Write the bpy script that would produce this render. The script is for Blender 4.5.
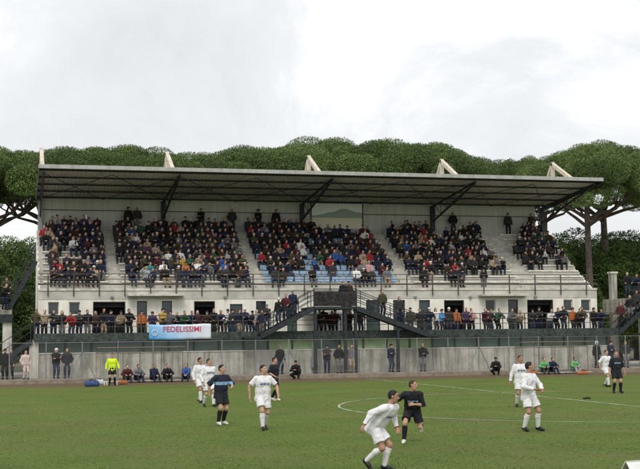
import bpy, math, random
import numpy as np
from mathutils import Matrix, Vector

# ---------------------------------------------------------------- scene, camera, sky, sun
for o in list(bpy.data.objects): bpy.data.objects.remove(o)
S = bpy.context.scene
COL = S.collection
rnd = random.Random(7)
PW, PH = 640., 469.
F = 1200.; CAMH = 2.4
YAW = math.radians(14.5); PITCH = math.atan(103.5 / F); ROLL = math.radians(0.67)
fw = np.array([math.sin(YAW)*math.cos(PITCH), math.cos(YAW)*math.cos(PITCH), math.sin(PITCH)])
r0 = np.array([math.cos(YAW), -math.sin(YAW), 0.]); u0 = np.cross(r0, fw)
rv = r0*math.cos(ROLL) - u0*math.sin(ROLL); uv = u0*math.cos(ROLL) + r0*math.sin(ROLL)
CP = np.array([0, 0, CAMH])
cam = bpy.data.cameras.new('camera'); cam.lens = 36*F/PW; cam.sensor_width = 36; cam.sensor_fit = 'HORIZONTAL'
cam.clip_start = .5; cam.clip_end = 3000
camo = bpy.data.objects.new('camera', cam); COL.objects.link(camo)
M = Matrix(((rv[0], uv[0], -fw[0], 0), (rv[1], uv[1], -fw[1], 0), (rv[2], uv[2], -fw[2], CAMH), (0, 0, 0, 1)))
camo.matrix_world = M
S.camera = camo

SUN_EL = math.radians(52); SUN_AZ = math.radians(200)      # azimuth measured clockwise from +Y
w = bpy.data.worlds.new('World'); S.world = w; w.use_nodes = True
nt = w.node_tree; nt.nodes.clear()
def N(t, nt_, **k):
    n = nt_.nodes.new(t)
    for a, b in k.items(): setattr(n, a, b)
    return n
L = nt.links.new
out = N('ShaderNodeOutputWorld', nt); bg = N('ShaderNodeBackground', nt)
sky = N('ShaderNodeTexSky', nt, sky_type='NISHITA'); sky.sun_disc = False
sky.sun_elevation = SUN_EL; sky.sun_rotation = SUN_AZ; sky.air_density = 1.0; sky.dust_density = 4.0
tc = N('ShaderNodeTexCoord', nt)
mp = N('ShaderNodeMapping', nt); mp.inputs['Scale'].default_value = (1, 1, 1.7); mp.inputs['Location'].default_value = (1.385, 2.18, .73)
nz = N('ShaderNodeTexNoise', nt); nz.inputs['Scale'].default_value = 2.9; nz.inputs['Detail'].default_value = 7; nz.inputs['Roughness'].default_value = .60
nz.inputs['Distortion'].default_value = .35
cr = N('ShaderNodeValToRGB', nt)
e = cr.color_ramp.elements
e[0].position = .20; e[0].color = (4.3, 4.4, 4.5, 1); e_m = cr.color_ramp.elements.new(.46); e_m.color = (5.6, 5.7, 5.8, 1); e = cr.color_ramp.elements; e[2].position = .67; e[2].color = (8.6, 8.65, 8.7, 1)
mx = N('ShaderNodeMix', nt, data_type='RGBA'); mx.inputs['Factor'].default_value = .96
L(tc.outputs['Generated'], mp.inputs['Vector']); L(mp.outputs[0], nz.inputs['Vector']); L(nz.outputs['Fac'], cr.inputs[0])
L(sky.outputs[0], mx.inputs['A']); L(cr.outputs[0], mx.inputs['B']); L(mx.outputs['Result'], bg.inputs[0])
bg.inputs[1].default_value = 0.115
L(bg.outputs[0], out.inputs[0])
sl = bpy.data.lights.new('sun', 'SUN'); sl.energy = 1.2; sl.angle = math.radians(25); sl.color = (1, .97, .92)
so = bpy.data.objects.new('sun', sl); COL.objects.link(so)
sd = Vector((math.sin(SUN_AZ)*math.cos(SUN_EL), math.cos(SUN_AZ)*math.cos(SUN_EL), math.sin(SUN_EL)))
so.rotation_euler = (-sd).to_track_quat('-Z', 'Y').to_euler(); so.location = (20, 20, 60)
S.view_settings.view_transform = 'Standard'; S.view_settings.look = 'None'
S.view_settings.exposure = 0.5; S.view_settings.gamma = 1; S.view_settings.use_curve_mapping = False
S.render.engine = 'CYCLES'

# ---------------------------------------------------------------- pixel helpers (a pixel gives a direction; the plane gives the distance)
def ray(px, py): return fw + rv*((px-PW/2)/F) - uv*((py-PH/2)/F)
def onz(px, py, z=0):
    d = ray(px, py); return CP + d*((z-CAMH)/d[2])
def ony(px, py, y):
    d = ray(px, py); return CP + d*(y/d[1])
def proj(p):
    v = np.array(p, float)-CP; z = v@fw
    return (PW/2+F*(v@rv)/z, PH/2-F*(v@uv)/z)

# ---------------------------------------------------------------- materials
MATS = {}
def mat(name, col, rough=.8, var=.12, scale=4., bump=0., bscale=30., metal=0., streak=0., island=0., col2=None, spec=.3, trans=0.):
    if name in MATS: return MATS[name]
    m = bpy.data.materials.new(name); m.use_nodes = True
    t = m.node_tree; b = t.nodes['Principled BSDF']; l = t.links.new
    b.inputs['Roughness'].default_value = rough; b.inputs['Metallic'].default_value = metal
    b.inputs['Specular IOR Level'].default_value = spec
    if trans: b.inputs['Transmission Weight'].default_value = trans
    tcn = N('ShaderNodeTexCoord', t); n1 = N('ShaderNodeTexNoise', t)
    n1.inputs['Scale'].default_value = scale; n1.inputs['Detail'].default_value = 6
    l(tcn.outputs['Object'], n1.inputs['Vector'])
    rp = N('ShaderNodeValToRGB', t); el = rp.color_ramp.elements
    c2 = col2 if col2 else tuple(c*(1+var) for c in col)
    el[0].position = .32; el[0].color = tuple(c*(1-var) for c in col)+(1,)
    el[1].position = .68; el[1].color = tuple(c2)+(1,)
    l(n1.outputs['Fac'], rp.inputs[0]); src = rp.outputs[0]
    if streak:
        mpn = N('ShaderNodeMapping', t); mpn.inputs['Scale'].default_value = (1.3, 1.3, .12)
        l(tcn.outputs['Object'], mpn.inputs[0]); n2 = N('ShaderNodeTexNoise', t); n2.inputs['Scale'].default_value = 2.2; n2.inputs['Detail'].default_value = 7
        n2.inputs['Roughness'].default_value = .7
        l(mpn.outputs[0], n2.inputs['Vector']); r2 = N('ShaderNodeValToRGB', t)
        r2.color_ramp.elements[0].position = .36; r2.color_ramp.elements[0].color = (1-streak, 1-streak, 1-streak*1.1, 1)
        r2.color_ramp.elements[1].position = .58; r2.color_ramp.elements[1].color = (1, 1, 1, 1)
        l(n2.outputs['Fac'], r2.inputs[0]); mm = N('ShaderNodeMix', t, data_type='RGBA', blend_type='MULTIPLY'); mm.inputs['Factor'].default_value = 1
        l(src, mm.inputs['A']); l(r2.outputs[0], mm.inputs['B']); src = mm.outputs['Result']
    if island:
        g = N('ShaderNodeNewGeometry', t); mr = N('ShaderNodeMapRange', t)
        mr.inputs['To Min'].default_value = 1-island; mr.inputs['To Max'].default_value = 1+island
        l(g.outputs['Random Per Island'], mr.inputs['Value'])
        oi = N('ShaderNodeObjectInfo', t); m4 = N('ShaderNodeMapRange', t); m4.inputs['To Min'].default_value = .8; m4.inputs['To Max'].default_value = 1.2; l(oi.outputs['Random'], m4.inputs['Value'])
        mu4 = N('ShaderNodeMath', t, operation='MULTIPLY'); l(mr.outputs[0], mu4.inputs[0]); l(m4.outputs[0], mu4.inputs[1])
        mm = N('ShaderNodeMix', t, data_type='RGBA', blend_type='MULTIPLY'); mm.inputs['Factor'].default_value = 1
        l(src, mm.inputs['A']); l(mu4.outputs[0], mm.inputs['B']); src = mm.outputs['Result']
    l(src, b.inputs['Base Color'])
    if bump:
        n3 = N('ShaderNodeTexNoise', t); n3.inputs['Scale'].default_value = bscale; n3.inputs['Detail'].default_value = 5
        l(tcn.outputs['Object'], n3.inputs['Vector']); bp = N('ShaderNodeBump', t); bp.inputs['Strength'].default_value = bump; bp.inputs['Distance'].default_value = .05 if 'kit' in name else .02
        l(n3.outputs['Fac'], bp.inputs['Height']); l(bp.outputs[0], b.inputs['Normal'])
    MATS[name] = m
    return m

concrete = mat('stained_concrete', (.43, .415, .37), .9, .18, 1.6, .5, 25, streak=.5)
conc_lt = mat('pale_concrete', (.60, .58, .52), .9, .14, 2.2, .3, 30, streak=.3)
step_m = mat('terrace_concrete', (.50, .48, .43), .9, .16, 1.4, .3, 30)
plaster = mat('cream_plaster', (.80, .78, .69), .9, .07, .9, .2, 40, streak=.16)
backwall = mat('back_wall_panel', (.56, .56, .52), .8, .06, .7, streak=.12)
steel = mat('dark_steel', (.035, .04, .045), .5, .3, 5, metal=.3)
green_st = mat('dark_green_beam', (.05, .065, .06), .7, .5, 6, streak=.4)
galv = mat('galvanised_steel', (.27, .28, .28), .5, .15, 8, metal=.5)
rail_m = mat('brown_rail_paint', (.075, .065, .06), .5, .3, 6)
roof_m = mat('roof_sheet_metal', (.66, .64, .60), .55, .12, .6, metal=.2, streak=.2)
fascia_m = mat('white_gutter_metal', (.42, .42, .40), .5, .1, 2, streak=.2)
stay_m = mat('cream_stay_paint', (.62, .55, .46), .7, .15, 3, streak=.25)
kerb_m = mat('kerb_concrete', (.24, .20, .155), .9, .25, 3, .4, 20)
pave_m = mat('walkway_concrete', (.30, .28, .25), .9, .2, 1.2, .3, 20)
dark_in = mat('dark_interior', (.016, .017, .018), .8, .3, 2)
glass_d = mat('dark_window_glass', (.03, .04, .045), .12, .3, 1.2, spec=.6)
glass_g = mat('green_tinted_glazing', (.05, .085, .07), .2, .35, .8, spec=.6)
glass_l = mat('lit_green_pane', (.30, .40, .21), .6, .25, .9)  # lit look of some panes, put into their colour as a paler green
frame_m = mat('white_window_frame', (.55, .55, .52), .5, .1, 3)
seat_blue = mat('light_blue_plastic', (.30, .43, .58), .45, .12, 3)
wood = mat('weathered_wood', (.25, .19, .13), .8, .25, 6, .2, 30)
poly = mat('cloudy_polycarbonate', (.30, .29, .25), .35, .15, 1.5)
bark = mat('pine_bark', (.125, .098, .08), .95, .35, 3, .9, 12)
bark2 = mat('oak_bark', (.09, .07, .055), .95, .35, 3, .9, 12)
pine_f = mat('pine_needles', (.086, .138, .038), .75, .30, .30, island=.5, col2=(.13, .19, .055))
oak_f = mat('evergreen_leaves', (.058, .105, .026), .75, .30, .4, island=.5, col2=(.095, .15, .036))
white_line = mat('chalk_line', (.24, .28, .17), .9, .3, 1.6, col2=(.52, .55, .44))

def lawn_mat():
    m = bpy.data.materials.new('pitch_grass'); m.use_nodes = True; t = m.node_tree; l = t.links.new; b = t.nodes['Principled BSDF']
    b.inputs['Roughness'].default_value = .9; b.inputs['Specular IOR Level'].default_value = .15
    tcn = N('ShaderNodeTexCoord', t)
    def noise(sc, det, rg=.5, vec=None):
        n = N('ShaderNodeTexNoise', t); n.inputs['Scale'].default_value = sc; n.inputs['Detail'].default_value = det; n.inputs['Roughness'].default_value = rg
        l(vec or tcn.outputs['Object'], n.inputs['Vector']); return n.outputs['Fac']
    def ramp(v, a, b_, ca, cb):
        r = N('ShaderNodeValToRGB', t); r.color_ramp.elements[0].position = a; r.color_ramp.elements[1].position = b_
        r.color_ramp.elements[0].color = ca+(1,); r.color_ramp.elements[1].color = cb+(1,); l(v, r.inputs[0]); return r.outputs[0]
    def mix(f, A, B, bt='MIX'):
        x = N('ShaderNodeMix', t, data_type='RGBA', blend_type=bt)
        if isinstance(f, float): x.inputs['Factor'].default_value = f
        else: l(f, x.inputs['Factor'])
        for s, v in (('A', A), ('B', B)):
            if isinstance(v, tuple): x.inputs[s].default_value = v+(1,)
            else: l(v, x.inputs[s])
        return x.outputs['Result']
    base = ramp(noise(.35, 6, .6), .35, .66, (.094, .147, .027), (.126, .181, .037))
    fine = ramp(noise(9., 6, .75), .3, .7, (.55, .56, .5), (1.4, 1.36, 1.36))
    c = mix(1., base, fine, 'MULTIPLY')
    tuft = ramp(noise(45., 4, .7), .3, .7, (.6, .6, .6), (1.4, 1.4, 1.4))
    c = mix(.8, c, tuft, 'MULTIPLY')
    wornf = ramp(noise(.22, 10, .76), .47, .66, (0, 0, 0), (.60, .60, .60))
    c = mix(wornf, c, (.165, .135, .055))
    dk = ramp(noise(1.1, 8, .75), .56, .72, (0, 0, 0), (.5, .5, .5))
    c = mix(dk, c, (.045, .062, .014))
    # worn earth along the far touchline
    sp = N('ShaderNodeSeparateXYZ', t); l(tcn.outputs['Object'], sp.inputs[0])
    ad = N('ShaderNodeMath', t, operation='MULTIPLY_ADD'); l(noise(.5, 8, .7), ad.inputs[0]); ad.inputs[1].default_value = 9.; l(sp.outputs['Y'], ad.inputs[2])
    mr = N('ShaderNodeMapRange', t); mr.inputs['From Min'].default_value = 67.5; mr.inputs['From Max'].default_value = 70.5; l(ad.outputs[0], mr.inputs['Value'])
    earth = ramp(noise(2.5, 7, .7), .3, .7, (.10, .075, .045), (.19, .14, .085))
    c = mix(mr.outputs[0], c, earth)
    l(c, b.inputs['Base Color'])
    bp = N('ShaderNodeBump', t); bp.inputs['Strength'].default_value = .8; bp.inputs['Distance'].default_value = .05
    l(noise(25., 6, .8), bp.inputs['Height']); l(bp.outputs[0], b.inputs['Normal'])
    return m

# ---------------------------------------------------------------- mesh helpers
class MB:
    def __init__(s): s.v = []; s.f = []; s.m = []
    def box(s, x0, x1, y0, y1, z0, z1, mi=0):
        i = len(s.v)
        s.v += [(x0,y0,z0),(x1,y0,z0),(x1,y1,z0),(x0,y1,z0),(x0,y0,z1),(x1,y0,z1),(x1,y1,z1),(x0,y1,z1)]
        for q in ((3,2,1,0),(4,5,6,7),(0,1,5,4),(1,2,6,5),(2,3,7,6),(3,0,4,7)): s.f.append(tuple(i+k for k in q)); s.m.append(mi)
        return s
    def bar(s, a, b, w_, h_=None, mi=0):
        a = Vector(a); b = Vector(b); d = (b-a).normalized(); h_ = h_ or w_
        up = Vector((0,0,1)) if abs(d.z) < .95 else Vector((0,1,0))
        sx = d.cross(up).normalized()*w_/2; sy = sx.cross(d).normalized()*h_/2
        i = len(s.v)
        for p in (a, b): s.v += [tuple(p-sx-sy), tuple(p+sx-sy), tuple(p+sx+sy), tuple(p-sx+sy)]
        for q in ((3,2,1,0),(4,5,6,7),(0,1,5,4),(1,2,6,5),(2,3,7,6),(3,0,4,7)): s.f.append(tuple(i+k for k in q)); s.m.append(mi)
        return s
    def tube(s, pts, rad, n=8, mi=0):
        pts = [Vector(p) for p in pts]; rad = rad if isinstance(rad, (list, tuple)) else [rad]*len(pts)
        i0 = len(s.v)
        for k, p in enumerate(pts):
            d = (pts[min(k+1, len(pts)-1)]-pts[max(k-1, 0)]).normalized()
            up = Vector((0,0,1)) if abs(d.z) < .9 else Vector((1,0,0))
            a = d.cross(up).normalized(); b = a.cross(d).normalized()
            for j in range(n):
                t = 2*math.pi*j/n; s.v.append(tuple(p+(a*math.cos(t)+b*math.sin(t))*rad[k]))
        for k in range(len(pts)-1):
            for j in range(n):
                s.f.append((i0+k*n+j, i0+k*n+(j+1)%n, i0+(k+1)*n+(j+1)%n, i0+(k+1)*n+j)); s.m.append(mi)
        s.f.append(tuple(i0+j for j in range(n))[::-1]); s.m.append(mi)
        s.f.append(tuple(i0+(len(pts)-1)*n+j for j in range(n))); s.m.append(mi)
        return s
    def prism(s, prof, x0, x1, mi=0):            # profile in (y,z), extruded along x
        i = len(s.v); n = len(prof)
        s.v += [(x0, p[0], p[1]) for p in prof]+[(x1, p[0], p[1]) for p in prof]
        for j in range(n): s.f.append((i+j, i+(j+1)%n, i+n+(j+1)%n, i+n+j)); s.m.append(mi)
        s.f.append(tuple(i+j for j in range(n))[::-1]); s.f.append(tuple(i+n+j for j in range(n))); s.m += [mi, mi]
        return s
    def mesh(s, name, mats, bevel=0):
        me = bpy.data.meshes.new(name); me.from_pydata(s.v, [], s.f); me.validate()
        for m in (mats if isinstance(mats, (list, tuple)) else [mats]): me.materials.append(m)
        if any(s.m): me.polygons.foreach_set('material_index', s.m[:len(me.polygons)])
        import bmesh
        b = bmesh.new(); b.from_mesh(me); bmesh.ops.recalc_face_normals(b, faces=b.faces)
        if bevel: bmesh.ops.bevel(b, geom=b.edges[:], offset=bevel, segments=2, affect='EDGES', profile=.6)
        b.to_mesh(me); b.free()
        return me
    def build(s, name, mats, parent=None, bevel=0, smooth=False):
        me = s.mesh(name, mats, bevel)
        if smooth: me.polygons.foreach_set('use_smooth', [True]*len(me.polygons))
        return link(name, me, parent)
def link(name, me, parent=None, loc=None, rz=0):
    o = bpy.data.objects.new(name, me); COL.objects.link(o)
    if loc is not None: o.location = loc
    o.rotation_euler.z = rz
    if parent: o.parent = parent
    return o
def tag(o, label=None, cat=None, group=None, kind=None):
    if label: o['label'] = label
    if cat: o['category'] = cat
    if group: o['group'] = group
    if kind: o['kind'] = kind
    return o
def empty(name, loc=(0,0,0), rz=0):
    o = bpy.data.objects.new(name, None); COL.objects.link(o); o.location = loc; o.rotation_euler.z = rz; o.empty_display_size = .2
    return o
def part(name, mats, parent, *boxes, bevel=0):
    m = MB()
    for b in boxes: m.box(*b)
    return m.build(name, mats, parent, bevel)

# ---------------------------------------------------------------- ground, lines
def sheet(name, x0, x1, y0, y1, z, m, n=1):
    v = [(x0,y0,z),(x1,y0,z),(x1,y1,z),(x0,y1,z)]
    me = bpy.data.meshes.new(name); me.from_pydata(v, [], [(0,1,2,3)]); me.materials.append(m); return link(name, me)
grd = mat('dry_earth', (.12, .10, .06), .95, .3, .6, .5, 10, col2=(.10, .12, .045))
tag(sheet('ground', -900, 900, -300, 1500, -.02, grd), kind='structure')
pitch = tag(sheet('pitch', -45, 75, -6, 69.9, 0.0, lawn_mat()), kind='structure')
def strip(pts, w_, z, name):
    m = MB(); n = len(pts); vs = []
    for k, p in enumerate(pts):
        a = Vector(pts[max(k-1,0)]); b = Vector(pts[min(k+1,n-1)]); d = (b-a).normalized(); nn = Vector((-d.y, d.x))*w_/2
        vs += [(p[0]-nn.x, p[1]-nn.y, z), (p[0]+nn.x, p[1]+nn.y, z)]
    fs = [(2*k, 2*k+2, 2*k+3, 2*k+1) for k in range(n-1)]
    me = bpy.data.meshes.new(name); me.from_pydata(vs, [], fs); me.materials.append(white_line)
    return tag(link(name, me), kind='structure')
HX, HY, HR = 20.35, 38.6, 9.45
strip([(HX, 7), (HX, 68.2)], .10, .005, 'halfway_line')
strip([(HX+HR*math.cos(t), HY+HR*math.sin(t)) for t in np.linspace(0, 2*math.pi, 121)], .085, .010, 'centre_circle_line')
part_k = MB(); 
tag(MB().box(-20, 70, 70.0, 70.35, -.1, .25).build('kerb', kerb_m, bevel=.02), kind='structure')
tag(MB().box(-20, 70, 70.35, 90, -.1, .235).build('walkway', pave_m), kind='structure')

# ---------------------------------------------------------------- grandstand
X0, X1 = 1.65, 38.85
YW, YF = 72.5, 74.8            # lower wall plane, upper facade plane
ZB = 2.52                      # balcony floor
gs = tag(empty('grandstand', (20, 75, .235)), 'long covered concrete grandstand with cantilever roof and cream upper storey', 'grandstand')
def P(name, mats, *boxes, bevel=0, parent=gs, label=None):
    o = part(name, mats, None, *boxes, bevel=bevel); adopt(o, parent)
    if label: o['label'] = label
    return o
def adopt(o, parent):
    o.parent = parent; o.matrix_parent_inverse = Matrix.Translation(-world_loc(parent)); return o
def world_loc(p):
    v = Vector(p.location)
    return v if not p.parent else v          # children here are built in world coordinates with zero own location
def sub(o, parent):                           # parts of parts: parent mesh has identity world transform
    o.parent = parent; return o

# lower wall: stained panels, glazing strip, posts
ZC = 1.66
xs = np.linspace(X0, 38.3, 16)
for a, b in zip(xs[:-1], xs[1:]):
    P('wall_panel', concrete, (a+.012, b-.012, YW+rnd.uniform(-.012, .012), YW+.2, .235, ZC), bevel=.012)
P('wall_core', concrete, (X0+.03, 38.27, YW+.08, YW+.19, .24, ZC-.02))
P('wall_end_pier', conc_lt, (X0-.55, X0-.004, YW-.05, YW+.4, .235, 2.45), bevel=.02)
xs2 = np.linspace(X0, 38.3, 25)
pale = {9, 10, 12, 13, 14, 15}
for k, (a, b) in enumerate(zip(xs2[:-1], xs2[1:])):
    g = glass_l if k in pale else glass_g
    P('window_pane', g, (a+.05, b-.05, YW+.12, YW+.15, ZC+.05, 2.42))
    P('mullion', steel, (a-.045, a+.045, YW+.03, YW+.2, ZC, 2.45))
P('window_sill', conc_lt, (X0, 38.3, YW-.04, YW+.25, ZC-.003, ZC+.05))
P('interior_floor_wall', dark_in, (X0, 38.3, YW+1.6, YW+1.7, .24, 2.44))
# balcony slab, edge beam and its mottled green fascia
P('balcony_slab', pave_m, (X0-.3, X1+.1, 72.28, YF+.1, 2.452, ZB), bevel=.01)
P('balcony_edge_beam', green_st, (X0-.3, X1+.1, 72.20, 72.278, 2.36, 2.85))
# balcony railing
rl = P('balcony_railing', rail_m, (X0-.3, X1+.1, 72.36, 72.41, 3.83, 3.88), bevel=.008)
for z in (3.2, 3.5): sub(part('rail', rail_m, None, (X0-.3, X1+.1, 72.37, 72.40, z, z+.035)), rl)
for x in np.arange(X0-.25, X1+.1, 1.55): sub(part('post', rail_m, None, (x-.025, x+.025, 72.36, 72.41, ZB, 3.83)), rl)
# cloth draped on the balcony railing under the banner end (dark mesh infill)
mesh_m = mat('dark_green_netting', (.03, .045, .04), .9, .4, 6)
for px0, px1 in ():
    a = ony(px0, 325, 72.3)[0]; b = ony(px1, 325, 72.3)[0]
    sub(part('netting', mesh_m, None, (a, b, 72.425, 72.432, 2.95, 3.78)), rl)
# upper facade with openings cut out as piers between openings
ops = [(48,59,302,0),(69,80,302,0),(93,125.5,301.5,2),(137,147,301,1),(162,172,301,1),(194,215,301,2),(230,242.5,304,1),(256,266,301,1),
       (287,297,300,1),(342,352,300,1),(366,380,300,1),(393,405,300,1),(419,430,300,1),(444,464,300,2),(485.5,495.5,299.5,0),(508,518,299.5,1),(527,553,299.5,2),(563.5,572.5,299.5,0),(581,590.5,299.5,0)]
ZT = 5.45
px = X0
def op_rect(o):
    a = ony(o[0], o[2], YF); b = ony(o[1], o[2], YF)
    return a[0], b[0], (a[2]+b[2])/2
rects = [op_rect(o)+(o[3],) for o in ops]
for (a, b, zt, kd) in rects:
    if a > px+.02: P('facade_pier', plaster, (px, a, YF, YF+.3, ZB+.003, ZT))
    P('facade_lintel', plaster, (a, b, YF+.002, YF+.298, zt, ZT-.002))
    if kd == 0:
        zs = zt-.78; P('facade_sill_wall', plaster, (a, b, YF+.002, YF+.298, ZB+.003, zs))
        wdw = P('window', frame_m, (a, a+.05, YF+.12, YF+.18, zs, zt), (b-.05, b, YF+.12, YF+.18, zs, zt), (a+.05, b-.05, YF+.12, YF+.18, zt-.05, zt), (a+.05, b-.05, YF+.12, YF+.18, zs, zs+.05))
        sub(part('pane', glass_d, None, (a+.05, b-.05, YF+.14, YF+.16, zs+.05, zt-.05)), wdw)
        sub(part('sill', conc_lt, None, (a-.05, b+.05, YF-.06, YF+.1, zs-.05, zs+.004)), wdw)
    elif kd == 1:
        d = P('door', steel, (a, a+.05, YF+.1, YF+.18, ZB, zt), (b-.05, b, YF+.1, YF+.18, ZB, zt), (a+.05, b-.05, YF+.1, YF+.18, zt-.06, zt), (a+.05, b-.05, YF+.1, YF+.17, ZB+.9, ZB+.98))
        sub(part('pane', glass_d, None, (a+.05, b-.05, YF+.13, YF+.15, ZB+.98, zt-.06)), d)
        sub(part('door_panel', glass_g, None, (a+.05, b-.05, YF+.125, YF+.155, ZB+.02, ZB+.9)), d)
    else:
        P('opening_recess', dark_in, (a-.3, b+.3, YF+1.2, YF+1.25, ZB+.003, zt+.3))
        op = P('opening_frame', rail_m, (a, a+.05, YF+.02, YF+.25, ZB+.003, zt)); sub(part('jamb', rail_m, None, (b-.05, b, YF+.02, YF+.25, ZB+.003, zt)), op)
        sub(part('lintel_strip', rail_m, None, (a+.05, b-.05, YF+.02, YF+.25, zt-.06, zt)), op)
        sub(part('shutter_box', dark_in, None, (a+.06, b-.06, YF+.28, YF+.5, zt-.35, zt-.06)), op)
    px = b
P('facade_pier', plaster, (px, X1, YF, YF+.3, ZB+.003, ZT))
for a, b in ((127, 183), (478, 525)):
    xa = ony(a, 294, YF)[0]; xb = ony(b, 294, YF)[0]; z = ony((a+b)/2, 296, YF-.6)[2]
    P('canopy_slab', conc_lt, (xa, xb, YF-.7, YF-.003, z, z+.13), bevel=.02)
# small conduits and lamps on the facade
for q in (112, 225, 340, 415, 470, 535):
    p = ony(q, 297, YF); P('wall_lamp', galv, (p[0]-.09, p[0]+.09, YF-.16, YF-.003, p[2]-.07, p[2]+.07), bevel=.02)
P('facade_string_course', conc_lt, (X0-.02, X1+.02, YF-.07, YF+.3, ZT, ZT+.14), bevel=.015)

# terrace
RISE, TREAD, NR, ZT0, YT0 = .42, .70, 11, 5.58, 75.1
for i in range(NR):
    y = YT0+TREAD*i; z = ZT0+RISE*i
    st = P('terrace_step', step_m, (X0+.02, X1-.02, (YF-.02 if i == 0 else y), y+TREAD+.25, z-RISE-.25, z), bevel=.015)
    nb = MB()
bench_m = mat('bench_plank_paint', (.76, .73, .65), .7, .2, 5, streak=.2)
dark_l = mat('step_edge_shadow_gap', (.12, .12, .11), .9, .3, 5)
# aisles are the gaps between the blocks (world x, taken at mid height of the terrace)
def xw(px, py=252, y=79): return ony(px, py, y)[0]
BL = [(xw(42), xw(105.5)), (xw(117), xw(245)), (xw(255), xw(386)), (xw(398), xw(500)), (xw(517), X1-.15)]
for i in range(1, NR):
    y = YT0+TREAD*i; z = ZT0+RISE*i
    for k, (a, b) in enumerate(BL):
        if k == 2: continue
        nseg = max(1, int((b-a)/2.2)); e_ = np.linspace(a, b, nseg+1)
        for s0, s1 in zip(e_[:-1], e_[1:]):
            P('bench_plank', bench_m, (s0+.01, s1-.01, y-.07, y+.28, z+.003, z+.10), bevel=.012)
    # intermediate aisle treads
for k in range(4):
    a, b = BL[k][1]+.05, BL[k+1][0]-.05
    for i in range(1, NR):
        y = YT0+TREAD*i; z = ZT0+RISE*i
        P('aisle_step', conc_lt, (a, b, y-.33, y-.002, z-RISE+.002, z-RISE/2), bevel=.012)
# blue seats in the middle block
sm = MB(); sm.box(-.20, .20, -.02, .36, .06, .10); sm.box(-.20, .20, .33, .38, .10, .40); sm.box(-.05, .05, .05, .3, .0, .06)
seat_me = sm.mesh('seat', seat_blue, bevel=.018)
SEATS = []
na = int((BL[2][1]-BL[2][0])/.50)
for i in range(1, NR):
    for j in range(na):
        x = BL[2][0]+.27+j*.50
        o = link('seat', seat_me, None, (x, YT0+TREAD*i+.02, ZT0+RISE*i)); o.parent = gs; o.matrix_parent_inverse = Matrix.Translation(-Vector(gs.location))
# side walls of the terrace
for x in (X0, X1-.12):
    m = MB(); pr = [(YF+.3, ZB), (YF+.3, ZT), (YT0+TREAD*NR+.1, ZT0+RISE*(NR-1)+.1), (YT0+TREAD*NR+.1, ZB)]
    m.prism(pr, x, x+.12); adopt(m.build('side_wall', plaster), gs)
# back wall
YB = YT0+TREAD*NR+.12; ZR = 12.16
xs3 = np.linspace(X0+.3, 38.2, 13)
for a, b in zip(xs3[:-1], xs3[1:]):
    P('back_wall_panel', backwall, (a+.01, b-.01, YB, YB+.15, 8.5, ZR-.05), bevel=.008)
P('back_wall_rail', rail_m, (X0+.3, 38.2, YB-.06, YB-.01, 11.25, 11.30))
P('terrace_under_back', concrete, (X0, X1, YB-.05, YB+.1, .24, 8.7))
# front railing of the terrace
fr = P('terrace_railing', rail_m, (X0-.02, X1+.02, YF-.14, YF-.08, 5.80, 5.90), bevel=.01)
sub(part('rail', rail_m, None, (X0-.02, X1+.02, YF-.13, YF-.09, 6.46, 6.505)), fr)
sub(part('rail', rail_m, None, (X0-.02, X1+.02, YF-.13, YF-.09, 6.14, 6.175)), fr)
for q in np.arange(48, 600, 25.6):
    x = ony(q, 284, YF)[0]
    if x < X1: sub(part('post', rail_m, None, (x-.035, x+.035, YF-.135, YF-.085, 5.12, 6.46), bevel=.006), fr)
# roof
YR0, YR1, ZRF, ZRB = 74.0, YB+.5, 12.93, 12.12
def zr(y): return ZRF+(ZRB-ZRF)*(y-YR0)/(YR1-YR0)
roof = empty('roof'); adopt(roof, gs); roof.location = (0, 0, 0)
xr = np.linspace(X0-.05, X1+.25, 39)
for a, b in zip(xr[:-1], xr[1:]):
    m = MB(); n = 4; wd = (b-a)/n; pts = []
    for k in range(n):
        x = a+k*wd; pts += [(x, 0), (x+wd*.5, 0), (x+wd*.6, .05), (x+wd*.9, .05)]
    pts.append((b-.004, 0))
    v = [(x, YR0, ZRF+dz) for x, dz in pts]+[(x, YR1, ZRB+dz) for x, dz in pts]+[(x, YR0, ZRF+dz+.02) for x, dz in pts]+[(x, YR1, ZRB+dz+.02) for x, dz in pts]
    q = len(pts); fs = []
    for k in range(q-1):
        fs += [(k, k+1, q+k+1, q+k), (2*q+k, 3*q+k, 3*q+k+1, 2*q+k+1)]
    m.v = v; m.f = fs; m.m = [0]*len(fs)
    sub(m.build('roof_sheet', roof_m), roof)
sub(part('gutter', fascia_m, None, (X0-.08, X1+.28, YR0-.16, YR0-.004, ZRF-.10, ZRF+.14), bevel=.015), roof)
sub(part('edge_trim', steel, None, (X0-.10, X0-.055, YR0-.15, YR0, ZRF-.14, ZRF+.1)), roof)
for y in np.linspace(YR0+.5, YR1-.6, 5):
    z = zr(y); sub(part('purlin', steel, None, (X0, X1+.2, y-.05, y+.05, z-.11, z-.012)), roof)
FR = [X0+.25, 10.2, 20.1, 29.95, 38.62]
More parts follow.
